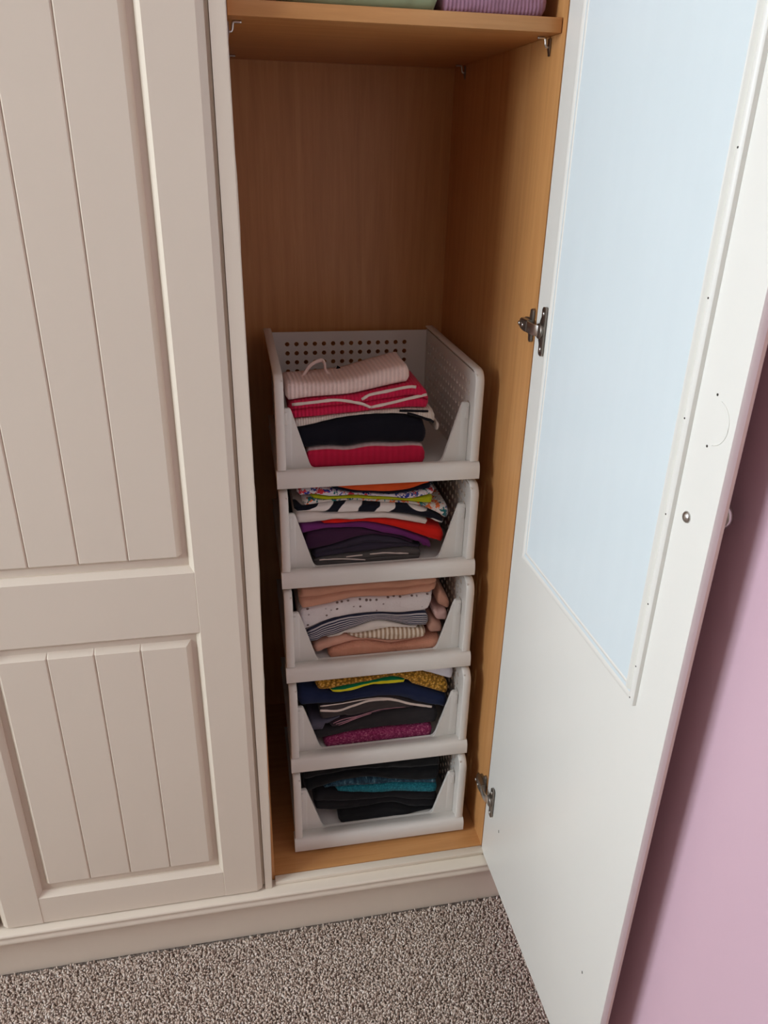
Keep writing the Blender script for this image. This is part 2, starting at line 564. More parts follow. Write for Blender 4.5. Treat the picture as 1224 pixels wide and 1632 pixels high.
# chrome bolt head of the knob, its knob on the face, catch scribe marks
v, f = lathe_vf([(.0062, 0), (.0062, .0009), (.0052, .0022), (.0030, .0034), (.0006, .0038)], (0, 1, 0), (SX(.4227), .0001, 1.069 - DZ), 20)
obj('knob_bolt', v, f, M_STEEL, open_door, True)
v, f = lathe_vf([(.007, 0), (.0065, .003), (.006, .008), (.0085, .011), (.0140, .0135), (.0150, .017), (.0130, .0205), (.007, .0225), (.0005, .023)], (0, -1, 0), (SX(.4227), -.0219, 1.069 - DZ), 28)
obj('knob', v, f, M_STEEL, open_door, True)
cx_, cz_, rr = SX(.4335), 1.171 - DZ, .0215
arc = [(cx_ - math.cos(t) * rr, .0003, cz_ + math.sin(t) * rr) for t in np.linspace(math.radians(-80), math.radians(78), 22)]
tube('catch_mark', arc, .00045, M_INNER, open_door, 6)
for s, z in ((.4299, 1.1962), (.4303, 1.1465)):
    v, f = lathe_vf([(.0001, .0004), (.0013, .0003), (.0013, 0)], (0, 1, 0), (SX(s), .0001, z - DZ), 10)
    obj('screw_hole', v, f, M_HOLE, open_door)
tube('scratch', [(SX(.0715), .0002, .262 - DZ), (SX(.073), .0002, .257 - DZ)], .0006, M_HOLE, open_door, 5)
tube('scratch', [(SX(.402), .0002, .345 - DZ), (SX(.4035), .0002, .342 - DZ)], .0007, M_HOLE, open_door, 5)

# ---- concealed hinges (wardrobe > hinge > pieces), world coordinates near the hinge line
def hinge(zc, tilt):
    h = empty('hinge', (.4075, -.004, zc))
    h.parent = wardrobe
    # plate screwed to the door's inner face; door runs along -Y, its face looks to -X
    n = 14
    poly = []
    H = .034
    out = []
    for (yy, zz) in [(-.036, -H + .004), (-.034, -H + .001), (-.031, -H), (-.025, -H + .001), (-.0225, -H + .005), (-.0225, -.019), (-.020, -.015), (-.0165, -.008),
                     (-.0155, 0), (-.0165, .008), (-.020, .015), (-.0225, .019), (-.0225, H - .005), (-.025, H - .001), (-.031, H), (-.034, H - .001), (-.036, H - .004)]:
        out.append((yy - .0035, zz))
    prism('door_plate', out, -.0026, .0002, 'x', M_DARKSTEEL, h, bev=.0005)
    v, f = lathe_vf([(.0105, 0), (.0105, .0042), (.0090, .0052), (.0002, .0052)], (-1, 0, 0), (-.0015, -.0280, 0), 24)
    obj('hinge_cup', v, f, M_DARKSTEEL, h, True)
    for s in (-1, 1):
        v, f = lathe_vf([(.0034, 0), (.0034, .0008), (.0018, .0016), (.0003, .0016)], (-1, 0, 0), (-.0026, -.0325, s * .0245), 14)
        obj('screw_head', v, f, M_STEEL, h, True)
    # bright knuckle arm from the cup into the cabinet
    arm = [(-.004, -.0300, 0), (-.0085, -.022, 0), (-.0105, -.012, 0), (-.0105, -.002, 0), (-.0100, .008, 0)]
    rings = []
    for (x, y, z) in smooth_path(arm, 3):
        rings.append([(x - .0014, y, -.0078), (x + .0014, y, -.0078), (x + .0014, y, .0078), (x - .0014, y, .0078)])
    v, f = loft_vf(rings)
    me = make_mesh('knuckle_arm', v, f, M_STEEL)
    bevel_mesh(me, .0006)
    link('knuckle_arm', me, h)
    # mounting plate and arm body on the cabinet side
    prism('mounting_plate', [(.006, -.0215), (.010, -.024), (.015, -.022), (.017, -.010), (.034, -.008), (.037, -.004), (.037, .004), (.034, .008), (.017, .010), (.015, .022), (.010, .024), (.006, .0215)],
          -.0028, .0020, 'x', M_DARKSTEEL, h, bev=.0005)
    rings = []
    for y, w, d0 in ((.004, .0085, .0125), (.012, .0085, .0135), (.022, .0080, .0130), (.034, .0070, .0105), (.040, .0055, .0065)):
        rings.append([(-.0029, y, -w), (-d0 + .002, y, -w), (-d0, y, -w + .002), (-d0, y, w - .002), (-d0 + .002, y, w), (-.0029, y, w)])
    v, f = loft_vf(rings)
    obj('hinge_arm', v, f, M_DARKSTEEL, h)
    for y in (.016, .029):
        v, f = lathe_vf([(.0030, 0), (.0030, .0010), (.0016, .0016), (.0003, .0016)], (-1, 0, 0), (-.0128, y, 0), 14)
        obj('adjusting_screw', v, f, M_STEEL, h, True)
hinge(1.169, 0)
hinge(.291, 0)

# ------------------------------------------------------------------ storage baskets
BW, BD = .340, .362
BASKETS = [(.0424, .0400, .1448), (.0423, .0570, .3318), (.0409, .0747, .5263), (.0407, .0916, .7115), (.0404, .1078, .8901)]   # bottom to top
BYAW = -.0080

def perforated_vf(w, h, cols, rows, u0, v0, pitch, r, th, seg=8):
    """plate in the x/z plane, y from 0 to th, with real round holes"""
    xs = [0] + [u0 - pitch / 2 + pitch * i for i in range(cols + 1)] + [w]
    zs = [0] + [v0 - pitch / 2 + pitch * i for i in range(rows + 1)] + [h]
    verts, faces, idx = [], [], {}
    def V(x, y, z):
        k = (round(x * 1e6), round(y * 1e6), round(z * 1e6))
        if k not in idx:
            idx[k] = len(verts)
            verts.append((x, y, z))
        return idx[k]
    for i in range(len(xs) - 1):
        for j in range(len(zs) - 1):
            x0, x1, z0, z1 = xs[i], xs[i + 1], zs[j], zs[j + 1]
            hole = 1 <= i <= cols and 1 <= j <= rows
            if not hole:
                for y in (0, th):
                    faces.append((V(x0, y, z0), V(x1, y, z0), V(x1, y, z1), V(x0, y, z1)))
                continue
            cx, cz = (x0 + x1) / 2, (z0 + z1) / 2
            ring = [(cx + r * math.cos(2 * PI * (k + .5) / seg), cz + r * math.sin(2 * PI * (k + .5) / seg)) for k in range(seg)]
            # octagon: edge k between vertices k and k+1; faces: 4 sides + 4 corners
            cor = [(x1, z1), (x0, z1), (x0, z0), (x1, z0)]
            for y in (0, th):
                R_ = [V(a, y, b) for a, b in ring]
                C_ = [V(a, y, b) for a, b in cor]
                # ring 0 at 22.5deg (right-up) ,1 at 67.5 (up-right), 2 at 112.5 ...
                for q in range(4):
                    a, b, c = R_[(2 * q) % 8], R_[(2 * q + 1) % 8], R_[(2 * q + 2) % 8]
                    faces.append((C_[q], b, a))
                    faces.append((C_[q], C_[(q + 1) % 4], c, b))
            for k in range(seg):
                a, b = ring[k], ring[(k + 1) % seg]
                faces.append((V(a[0], 0, a[1]), V(b[0], 0, b[1]), V(b[0], th, b[1]), V(a[0], th, a[1])))
    # rim
    def strip(pts):
        for (a, b), (c, d) in zip(pts, pts[1:]):
            faces.append((V(a, 0, b), V(c, 0, d), V(c, th, d), V(a, th, b)))
    for z in (0, h):
        strip([(x, z) for x in xs])
    for x in (0, w):
        strip([(x, z) for z in zs])
    return verts, faces

def basket_parts(H):
    """list of (name, mesh, location, rotation) for one stacking basket; origin front left bottom"""
    P = []
    # front bar: rounded, full width
    prof = [(.030, .0060), (.003, .0000), (.0008, .0008), (.0, .004), (.0002, .0150), (.0015, .0225), (.0045, .0275), (.009, .0300), (.016, .0293), (.0335, .0215), (.0335, .0130)]
    v, f = prism_vf(prof, 0, BW, 'x')
    me = make_mesh('front_bar', v, f, M_PLASTIC, True)
    me.set_sharp_from_angle(angle=math.radians(40))
    P.append(('front_bar', me, (0, 0, 0), (0, 0, 0)))
    # base plate with a shallow rib grid
    v, f = box_vf(.014, BW - .014, .034, BD - .004, .010, .0132)
    P.append(('base_plate', bevel_mesh(make_mesh('base_plate', v, f, M_PLASTIC), .0008), (0, 0, 0), (0, 0, 0)))
    # side walls with round holes
    v, f = perforated_vf(BD - .014, H - .0175, 17, 8, .036, .0205, .0178, .0047, .0024)
    side = make_mesh('side_wall', v, f, M_PLASTIC)
    P.append(('side_wall', side, (.0150, .010, .0110), (0, 0, PI / 2)))
    P.append(('side_wall', side, (BW - .0126, .010, .0110), (0, 0, PI / 2)))
    # back wall
    v, f = perforated_vf(BW - .031, H - .0200, 14, 8, .0302, .0160, .0180, .0046, .0024)
    P.append(('back_wall', make_mesh('back_wall', v, f, M_PLASTIC), (.0155, BD - .010, .0132), (0, 0, 0)))
    # rim: a flange running up the front and along the top of each side
    r = .022
    path = [(.006, .0305), (.006, .0 + H - r)]
    path += [(.006 + r - r * math.cos(t), .0 + H - r + r * math.sin(t)) for t in np.linspace(0, PI / 2, 7)[1:]]
    path += [(.10, H), (.20, H), (BD - .002, H)]
    def ribbon(u0, u1, outer):
        rings = []
        n = len(path)
        for i, (a, b) in enumerate(path):
            p0, p1 = path[max(i - 1, 0)], path[min(i + 1, n - 1)]
            t = Vector((p1[0] - p0[0], p1[1] - p0[1])).normalized()
            nx, nz = t[1], -t[0]          # inward normal
            th = .0028
            e = .0016
            sec = [(u0 + e, 0), (u1 - e, 0), (u1, e), (u1, th), (u0, th), (u0, e)]
            rings.append([(u, a + nx * d, b + nz * d) for u, d in sec])
        v, f = loft_vf(rings)
        me = make_mesh('rim', v, f, M_PLASTIC, True)
        me.set_sharp_from_angle(angle=math.radians(50))
        return me
    P.append(('rim', ribbon(.0012, .0160, 0), (0, 0, 0), (0, 0, 0)))
    P.append(('rim', ribbon(BW - .0160, BW - .0012, 1), (0, 0, 0), (0, 0, 0)))
    # front gate with the sloping cut-out
    zb, zt, zc = .0135, .1255, .0205
    L, R_ = .0156, BW - .0156
    cut = [(L, zt - .002), (L + .002, zt), (.0250, zt), (.0278, zt - .002), (.0296, zt - .007)]
    cut += [(.0565, zc + .009), (.0595, zc + .003), (.0640, zc), (.2760, zc), (.2810, zc + .003), (.2845, zc + .009)]
    cut += [(.3100, zt - .007), (.3118, zt - .002), (.3146, zt), (R_ - .002, zt), (R_, zt - .002)]
    poly = [(L, zb)] + cut + [(R_, zb)]
    # front skin as quads against the lower edge, with an inward flange along the cut
    vv, ff = [], []
    n = len(cut)
    fl = .006
    for (u, z) in cut:
        vv += [(u, .0336, zb), (u, .0336, z - .0012), (u, .0342, z), (u, .0342 + fl, z), (u, .0342 + fl, z - .0022), (u, .0362, z - .0022), (u, .0362, zb)]
    m = 7
    for i in range(n - 1):
        for j in range(m):
            k = (j + 1) % m
            ff.append((i * m + j, (i + 1) * m + j, (i + 1) * m + k, i * m + k))
    ff.append(tuple(range(m - 1, -1, -1)))
    ff.append(tuple(range((n - 1) * m, n * m)))
    me = make_mesh('gate', vv, ff, M_PLASTIC, True)
    me.set_sharp_from_angle(angle=math.radians(35))
    P.append(('gate', me, (0, 0, 0), (0, 0, 0)))
    # clips that lock the gate to the sides
    v, f = box_vf(0, .0055, 0, .0030, 0, .021)
    clip = bevel_mesh(make_mesh('clip', v, f, M_PLASTIC), .0007)
    P.append(('clip', clip, (.0162, .0314, .0985), (0, 0, 0)))
    P.append(('clip', clip, (BW - .0217, .0314, .0985), (0, 0, 0)))
    # feet that hook over the basket below
    v, f = box_vf(0, .010, 0, .030, -.0055, .0105)
    foot = bevel_mesh(make_mesh('foot', v, f, M_PLASTIC), .0012)
    for x in (.0030, BW - .0130):
        for y in (.050, BD - .050):
            P.append(('foot', foot, (x, y, 0), (0, 0, 0)))
    v, f = box_vf(0, .0105, .030, BD - .010, .0106, .0128)
    rail = make_mesh('side_rail', v, f, M_PLASTIC)
    P.append(('side_rail', rail, (.0025, 0, 0), (0, 0, 0)))
    P.append(('side_rail', rail, (BW - .0130, 0, 0), (0, 0, 0)))
    return P

BLABEL = ['grey plastic basket of black and teal clothes, lowest of the stack on the cabinet floor',
          'grey plastic basket holding navy, mustard and magenta clothes, second from the bottom of the stack',
          'grey plastic basket holding peach and white clothes, middle of the stack of five',
          'grey plastic basket packed with floral, red and purple tops, second from the top',
          'grey plastic basket with crimson striped and white knits, topmost of the stack']
basket_objs = []
for i, ((x, y, z), lb) in enumerate(zip(BASKETS, BLABEL)):
    PARTS = basket_parts(.1855 if i == 4 else BASKETS[i + 1][2] - z - .0062)
    e = empty('storage_basket', (x, y, z), (0, 0, BYAW))
    tag(e, lb, 'basket', 'stacked drawer baskets in the wardrobe')
    for nm, me, lo, ro in PARTS:
        link(nm, me, e, lo, ro)
    basket_objs.append(e)

# garment outlines: basket, left, right, lower edge, upper edge, stripe lines (local metres)
GDATA = {
 'T1': (4, 0.0507, 0.2554,
  [.0145,.0145,.0145,.0145,.0145,.0145,.0145,.0145,.0145,.0145,.0145,.0145,.0145,.0145,.0145,.0145,.0145,.0145,.0145,.0145,.0145,.0145,.0145,.0145,.0145,.0145,.0145,.0145,.0145,.0145,.0145,.0145,.0145],
  [.0491,.0495,.0499,.0502,.0506,.0508,.0507,.0503,.0496,.0487,.0481,.0480,.0485,.0494,.0505,.0516,.0524,.0528,.0528,.0525,.0521,.0516,.0511,.0508,.0506,.0506,.0508,.0509,.0508,.0504,.0495,.0485,.0473],
  []),
 'T2': (4, 0.0371, 0.2567,
  [.0485,.0498,.0501,.0505,.0509,.0512,.0515,.0514,.0514,.0510,.0503,.0494,.0489,.0496,.0507,.0519,.0528,.0534,.0535,.0535,.0533,.0529,.0524,.0519,.0515,.0514,.0515,.0516,.0516,.0513,.0507,.0497,.0485],
  [.0851,.0863,.0874,.0886,.0897,.0909,.0922,.0936,.0950,.0964,.0976,.0987,.0996,.1004,.1011,.1018,.1022,.1026,.1029,.1031,.1032,.1033,.1033,.1032,.1029,.1023,.1012,.0998,.0980,.0958,.0933,.0905,.0878],
  []),
 'T3': (4, 0.0310, 0.2720,
  [.0858,.0868,.0880,.0892,.0905,.0918,.0933,.0948,.0964,.0978,.0990,.1000,.1010,.1018,.1025,.1030,.1034,.1036,.1038,.1040,.1040,.1040,.1040,.1037,.1030,.1019,.1004,.0983,.0958,.0930,.0900,.0885,.0798],
  [.1000,.1006,.1012,.1019,.1025,.1031,.1036,.1041,.1046,.1051,.1056,.1061,.1066,.1071,.1076,.1082,.1088,.1095,.1102,.1107,.1112,.1116,.1118,.1120,.1121,.1121,.1120,.1118,.1116,.1113,.1107,.1096,.1081],
  [[[0.2098, 0.1145], [0.235, 0.1166], [0.2583, 0.1168]], [[0.2229, 0.1016], [0.2436, 0.093], [0.2683, 0.0847]]]),
 'T3s': (4, 0.2743, 0.2832,
  [.0647,.0650,.0653,.0656,.0659,.0662,.0664,.0667,.0670,.0673,.0676,.0679,.0682,.0685,.0687,.0690,.0693,.0696,.0699,.0702,.0705,.0708,.0710,.0713,.0716,.0719,.0722,.0725,.0728,.0730,.0732,.0733,.0734],
  [.0906,.0902,.0899,.0896,.0893,.0890,.0886,.0883,.0880,.0877,.0874,.0870,.0867,.0864,.0861,.0858,.0854,.0851,.0848,.0845,.0841,.0838,.0835,.0832,.0829,.0825,.0822,.0819,.0817,.0815,.0814,.0814,.0814],
  []),
 'T4': (4, 0.0266, 0.2600,
  [.1007,.1013,.1019,.1025,.1031,.1036,.1042,.1047,.1052,.1056,.1061,.1066,.1070,.1075,.1080,.1086,.1092,.1098,.1105,.1111,.1116,.1120,.1123,.1126,.1128,.1128,.1128,.1128,.1127,.1125,.1123,.1120,.1115],
  [.1298,.1307,.1317,.1326,.1334,.1341,.1347,.1352,.1356,.1360,.1364,.1366,.1369,.1372,.1378,.1387,.1399,.1413,.1428,.1443,.1457,.1470,.1484,.1497,.1510,.1523,.1534,.1542,.1542,.1528,.1495,.1439,.1369],
  [[[0.0312, 0.1259], [0.0672, 0.1295], [0.1034, 0.132], [0.1401, 0.1257], [0.1599, 0.1179]], [[0.1599, 0.1179], [0.2045, 0.1259], [0.2549, 0.1363]], [[0.1449, 0.1318], [0.1645, 0.1419], [0.2013, 0.1499], [0.2359, 0.1563]]]),
 'T5': (4, 0.0218, 0.2259,
  [.1305,.1312,.1320,.1328,.1336,.1343,.1349,.1354,.1358,.1362,.1366,.1369,.1372,.1374,.1376,.1379,.1384,.1392,.1402,.1413,.1426,.1439,.1451,.1464,.1476,.1488,.1499,.1511,.1522,.1532,.1542,.1549,.1551],
  [.1619,.1617,.1615,.1613,.1611,.1609,.1608,.1607,.1607,.1608,.1609,.1611,.1613,.1616,.1622,.1631,.1643,.1657,.1671,.1686,.1700,.1716,.1732,.1748,.1764,.1780,.1794,.1807,.1818,.1829,.1838,.1847,.1855],
  []),
 'M1': (3, 0.0584, 0.2530,
  [.0145,.0145,.0145,.0145,.0145,.0145,.0145,.0145,.0145,.0145,.0145,.0145,.0145,.0145,.0145,.0145,.0145,.0145,.0145,.0145,.0145,.0145,.0145,.0145,.0145,.0145,.0145,.0145,.0145,.0145,.0145,.0145,.0145],
  [.0257,.0270,.0281,.0288,.0293,.0296,.0299,.0302,.0305,.0308,.0311,.0314,.0317,.0321,.0324,.0327,.0330,.0334,.0337,.0340,.0343,.0346,.0349,.0352,.0355,.0357,.0358,.0356,.0350,.0341,.0331,.0321,.0311],
  [[[0.0691, 0.0266], [0.1085, 0.0253], [0.151, 0.0204]], [[0.1164, 0.033], [0.1455, 0.0355]], [[0.1589, 0.0329], [0.1884, 0.0321], [0.2291, 0.0277]]]),
 'M2': (3, 0.0584, 0.2544,
  [.0273,.0284,.0293,.0298,.0302,.0305,.0308,.0311,.0314,.0317,.0320,.0323,.0327,.0330,.0333,.0337,.0340,.0343,.0346,.0349,.0352,.0355,.0358,.0361,.0364,.0365,.0365,.0364,.0360,.0352,.0342,.0332,.0323],
  [.0432,.0440,.0449,.0460,.0474,.0488,.0503,.0520,.0539,.0561,.0586,.0610,.0629,.0641,.0648,.0652,.0654,.0651,.0643,.0630,.0616,.0601,.0586,.0569,.0548,.0524,.0497,.0468,.0438,.0406,.0382,.0372,.0363],
  []),
 'M3': (3, 0.0446, 0.2398,
  [.0431,.0439,.0442,.0451,.0460,.0472,.0486,.0501,.0516,.0534,.0554,.0577,.0602,.0623,.0640,.0650,.0657,.0660,.0660,.0661,.0658,.0650,.0637,.0623,.0608,.0593,.0576,.0556,.0532,.0504,.0475,.0445,.0414],
  [.0773,.0785,.0796,.0806,.0815,.0821,.0824,.0824,.0824,.0823,.0822,.0822,.0821,.0821,.0820,.0816,.0807,.0792,.0772,.0750,.0727,.0704,.0680,.0663,.0648,.0633,.0616,.0596,.0572,.0544,.0515,.0485,.0454],
  []),
 'M4': (3, 0.0346, 0.2717,
  [.0780,.0783,.0797,.0810,.0821,.0828,.0831,.0831,.0831,.0830,.0829,.0828,.0828,.0828,.0824,.0815,.0796,.0772,.0744,.0716,.0687,.0667,.0649,.0629,.0606,.0577,.0543,.0508,.0470,.0461,.0372,.0370,.0251],
  [.0966,.0960,.0953,.0945,.0938,.0931,.0926,.0921,.0917,.0914,.0911,.0909,.0909,.0909,.0908,.0906,.0899,.0888,.0873,.0857,.0839,.0818,.0794,.0766,.0736,.0704,.0672,.0640,.0606,.0573,.0539,.0505,.0472],
  []),
 'M5': (3, 0.0739, 0.2942,
  [.0940,.0934,.0930,.0926,.0923,.0920,.0918,.0916,.0916,.0916,.0915,.0913,.0907,.0896,.0883,.0868,.0852,.0834,.0813,.0789,.0762,.0734,.0705,.0675,.0644,.0614,.0582,.0551,.0519,.0488,.0479,.0419,.0401],
  [.0980,.0981,.0991,.0996,.0995,.0988,.0980,.0975,.0973,.0974,.0975,.0975,.0973,.0970,.0964,.0959,.0952,.0944,.0933,.0919,.0904,.0887,.0871,.0854,.0838,.0821,.0803,.0786,.0769,.0751,.0734,.0717,.0701],
  []),
 'M6': (3, 0.0278, 0.2639,
  [.0978,.0977,.0975,.0974,.0973,.0987,.0987,.0992,.1000,.1003,.1003,.0999,.0991,.0984,.0980,.0982,.0982,.0982,.0980,.0976,.0971,.0964,.0957,.0946,.0933,.0918,.0901,.0884,.0866,.0848,.0830,.0811,.0793],
  [.1183,.1181,.1179,.1177,.1174,.1170,.1164,.1156,.1147,.1137,.1129,.1124,.1122,.1122,.1122,.1121,.1117,.1112,.1106,.1099,.1092,.1084,.1076,.1065,.1052,.1038,.1023,.1007,.0989,.0968,.0946,.0922,.0898],
  []),
 'M7': (3, 0.0287, 0.2943,
  [.1190,.1189,.1187,.1184,.1181,.1176,.1169,.1159,.1148,.1139,.1132,.1129,.1129,.1129,.1127,.1122,.1116,.1108,.1100,.1092,.1082,.1069,.1054,.1038,.1020,.1001,.0979,.0954,.0927,.0905,.0846,.0815,.0784],
  [.1289,.1293,.1296,.1301,.1307,.1314,.1322,.1329,.1334,.1337,.1336,.1332,.1324,.1314,.1303,.1293,.1284,.1276,.1268,.1259,.1249,.1239,.1228,.1215,.1199,.1179,.1154,.1125,.1092,.1052,.1001,.0932,.0849],
  []),
 'M8': (3, 0.0424, 0.2999,
  [.1304,.1309,.1315,.1322,.1329,.1335,.1340,.1343,.1343,.1343,.1340,.1332,.1323,.1313,.1303,.1294,.1285,.1277,.1269,.1260,.1250,.1240,.1228,.1215,.1197,.1176,.1150,.1120,.1086,.1044,.0990,.0920,.0856],
  [.1438,.1431,.1420,.1405,.1387,.1375,.1380,.1383,.1383,.1383,.1380,.1372,.1363,.1353,.1343,.1334,.1325,.1317,.1309,.1300,.1290,.1280,.1268,.1255,.1243,.1232,.1221,.1210,.1202,.1197,.1193,.1191,.1189],
  []),
 'M9': (3, 0.0565, 0.2712,
  [.1435,.1426,.1413,.1399,.1387,.1389,.1390,.1390,.1390,.1390,.1388,.1383,.1377,.1369,.1360,.1352,.1344,.1337,.1330,.1324,.1317,.1309,.1301,.1293,.1284,.1274,.1263,.1253,.1243,.1234,.1225,.1217,.1210],
  [.1499,.1483,.1468,.1452,.1437,.1429,.1430,.1430,.1430,.1430,.1428,.1423,.1417,.1409,.1400,.1392,.1384,.1377,.1370,.1364,.1357,.1349,.1341,.1333,.1324,.1314,.1316,.1320,.1328,.1337,.1348,.1359,.1370],
  []),
 'M10': (3, 0.0341, 0.2738,
  [.1499,.1498,.1506,.1506,.1498,.1480,.1463,.1446,.1437,.1437,.1437,.1437,.1436,.1432,.1426,.1417,.1408,.1399,.1390,.1382,.1375,.1367,.1359,.1350,.1341,.1331,.1324,.1330,.1340,.1351,.1364,.1376,.1377],
  [.1622,.1618,.1613,.1609,.1603,.1596,.1586,.1574,.1559,.1541,.1521,.1501,.1483,.1472,.1466,.1457,.1448,.1439,.1430,.1422,.1415,.1411,.1412,.1415,.1422,.1429,.1438,.1447,.1457,.1468,.1478,.1487,.1496],
  []),
 'M11': (3, 0.0922, 0.2678,
  [.1578,.1567,.1554,.1540,.1525,.1510,.1497,.1486,.1479,.1474,.1468,.1462,.1455,.1448,.1442,.1436,.1430,.1424,.1420,.1419,.1422,.1427,.1432,.1438,.1444,.1451,.1458,.1465,.1473,.1480,.1487,.1494,.1501],
  [.1618,.1607,.1594,.1580,.1565,.1550,.1537,.1526,.1519,.1514,.1508,.1502,.1495,.1488,.1482,.1476,.1470,.1467,.1466,.1466,.1468,.1472,.1477,.1483,.1490,.1499,.1511,.1526,.1541,.1557,.1572,.1585,.1598],
  []),
 'M12': (3, 0.0960, 0.2663,
  [.1625,.1614,.1602,.1588,.1574,.1560,.1547,.1536,.1528,.1523,.1517,.1511,.1505,.1498,.1492,.1486,.1480,.1476,.1474,.1475,.1478,.1483,.1488,.1495,.1503,.1514,.1527,.1542,.1557,.1572,.1586,.1598,.1605],
  [.1665,.1660,.1660,.1660,.1660,.1660,.1660,.1660,.1660,.1660,.1660,.1660,.1660,.1660,.1660,.1660,.1660,.1660,.1660,.1660,.1660,.1660,.1660,.1660,.1660,.1660,.1660,.1660,.1660,.1660,.1660,.1660,.1660],
  []),
 'B1': (2, 0.0807, 0.2949,
  [.0145,.0145,.0145,.0145,.0145,.0145,.0145,.0145,.0145,.0145,.0145,.0145,.0145,.0145,.0145,.0145,.0145,.0145,.0145,.0145,.0145,.0145,.0145,.0145,.0145,.0145,.0145,.0145,.0145,.0145,.0145,.0145,.0145],
  [.0302,.0318,.0334,.0350,.0365,.0378,.0387,.0394,.0399,.0401,.0399,.0391,.0376,.0355,.0333,.0310,.0290,.0275,.0269,.0270,.0275,.0283,.0290,.0298,.0305,.0311,.0318,.0325,.0331,.0338,.0344,.0350,.0355],
  []),
 'B2': (2, 0.0532, 0.2652,
  [.0254,.0258,.0263,.0309,.0316,.0332,.0348,.0363,.0377,.0389,.0397,.0403,.0407,.0407,.0408,.0405,.0396,.0380,.0360,.0337,.0315,.0296,.0282,.0278,.0284,.0292,.0299,.0306,.0313,.0320,.0326,.0333,.0339],
  [.0423,.0439,.0456,.0473,.0489,.0503,.0513,.0521,.0525,.0523,.0511,.0490,.0466,.0447,.0448,.0445,.0436,.0420,.0400,.0377,.0355,.0345,.0340,.0339,.0340,.0342,.0344,.0346,.0353,.0360,.0366,.0373,.0379],
  []),
 'B3': (2, 0.1171, 0.2661,
  [.0535,.0521,.0508,.0493,.0477,.0463,.0455,.0455,.0453,.0449,.0442,.0431,.0417,.0403,.0387,.0371,.0359,.0352,.0349,.0347,.0348,.0349,.0350,.0352,.0354,.0359,.0363,.0368,.0373,.0377,.0382,.0386,.0386],
  [.0575,.0561,.0557,.0564,.0571,.0578,.0585,.0592,.0599,.0606,.0612,.0619,.0626,.0633,.0638,.0641,.0641,.0637,.0631,.0625,.0618,.0612,.0605,.0598,.0592,.0585,.0578,.0572,.0565,.0558,.0552,.0546,.0541],
  []),
 'B4': (2, 0.0776, 0.2507,
  [.0500,.0511,.0519,.0526,.0531,.0531,.0582,.0582,.0582,.0569,.0578,.0586,.0594,.0602,.0610,.0618,.0626,.0634,.0641,.0647,.0648,.0648,.0647,.0642,.0635,.0627,.0620,.0612,.0604,.0596,.0589,.0581,.0573],
  [.0540,.0551,.0559,.0566,.0587,.0610,.0633,.0655,.0677,.0698,.0719,.0739,.0757,.0774,.0789,.0804,.0816,.0822,.0821,.0813,.0799,.0782,.0764,.0744,.0723,.0701,.0679,.0656,.0644,.0636,.0629,.0621,.0613],
  []),
 'B5': (2, 0.0399, 0.2687,
  [.0484,.0480,.0479,.0481,.0547,.0551,.0564,.0574,.0602,.0632,.0662,.0691,.0718,.0745,.0769,.0790,.0809,.0824,.0829,.0829,.0822,.0806,.0787,.0765,.0739,.0711,.0679,.0651,.0641,.0631,.0620,.0620,.0584],
  [.0726,.0756,.0789,.0823,.0857,.0886,.0910,.0930,.0948,.0962,.0972,.0978,.0982,.0984,.0985,.0985,.0984,.0982,.0979,.0974,.0967,.0959,.0949,.0941,.0935,.0931,.0930,.0931,.0932,.0933,.0934,.0935,.0937],
  []),
 'B10': (2, 0.2726, 0.2991,
  [.0392,.0392,.0392,.0392,.0392,.0392,.0392,.0393,.0393,.0393,.0393,.0393,.0393,.0393,.0394,.0394,.0394,.0394,.0394,.0394,.0395,.0395,.0395,.0395,.0395,.0395,.0396,.0396,.0396,.0396,.0396,.0396,.0396],
  [.0701,.0699,.0698,.0696,.0695,.0693,.0692,.0690,.0689,.0687,.0686,.0684,.0682,.0679,.0675,.0670,.0666,.0661,.0656,.0651,.0647,.0642,.0637,.0632,.0628,.0623,.0618,.0613,.0609,.0605,.0602,.0601,.0600],
  []),
 'B9': (2, 0.2802, 0.3076,
  [.0768,.0759,.0751,.0742,.0733,.0725,.0716,.0708,.0700,.0693,.0688,.0684,.0682,.0680,.0679,.0677,.0676,.0674,.0673,.0671,.0670,.0668,.0666,.0665,.0663,.0662,.0660,.0659,.0657,.0656,.0654,.0653,.0652],
  [.0933,.0928,.0923,.0918,.0913,.0908,.0903,.0898,.0894,.0889,.0884,.0881,.0879,.0879,.0879,.0880,.0881,.0881,.0882,.0883,.0884,.0885,.0885,.0886,.0887,.0888,.0889,.0889,.0890,.0891,.0891,.0892,.0892],
  []),
 'B8': (2, 0.2858, 0.3101,
  [.1021,.1017,.1012,.1008,.1003,.0999,.0994,.0990,.0986,.0981,.0977,.0972,.0968,.0963,.0959,.0954,.0950,.0945,.0941,.0936,.0932,.0927,.0923,.0918,.0914,.0909,.0905,.0900,.0899,.0899,.0887,.0883,.0879],
  [.1336,.1336,.1335,.1334,.1334,.1333,.1332,.1331,.1329,.1326,.1320,.1312,.1304,.1294,.1285,.1276,.1266,.1257,.1247,.1238,.1229,.1219,.1210,.1200,.1191,.1182,.1172,.1163,.1154,.1147,.1141,.1138,.1137],
  []),
 'B6': (2, 0.0282, 0.2764,
  [.0716,.0733,.0766,.0801,.0839,.0874,.0903,.0927,.0948,.0964,.0976,.0984,.0988,.0991,.0992,.0992,.0992,.0990,.0988,.0984,.0978,.0969,.0959,.0950,.0943,.0938,.0938,.0939,.0940,.0942,.0958,.0990,.1343],
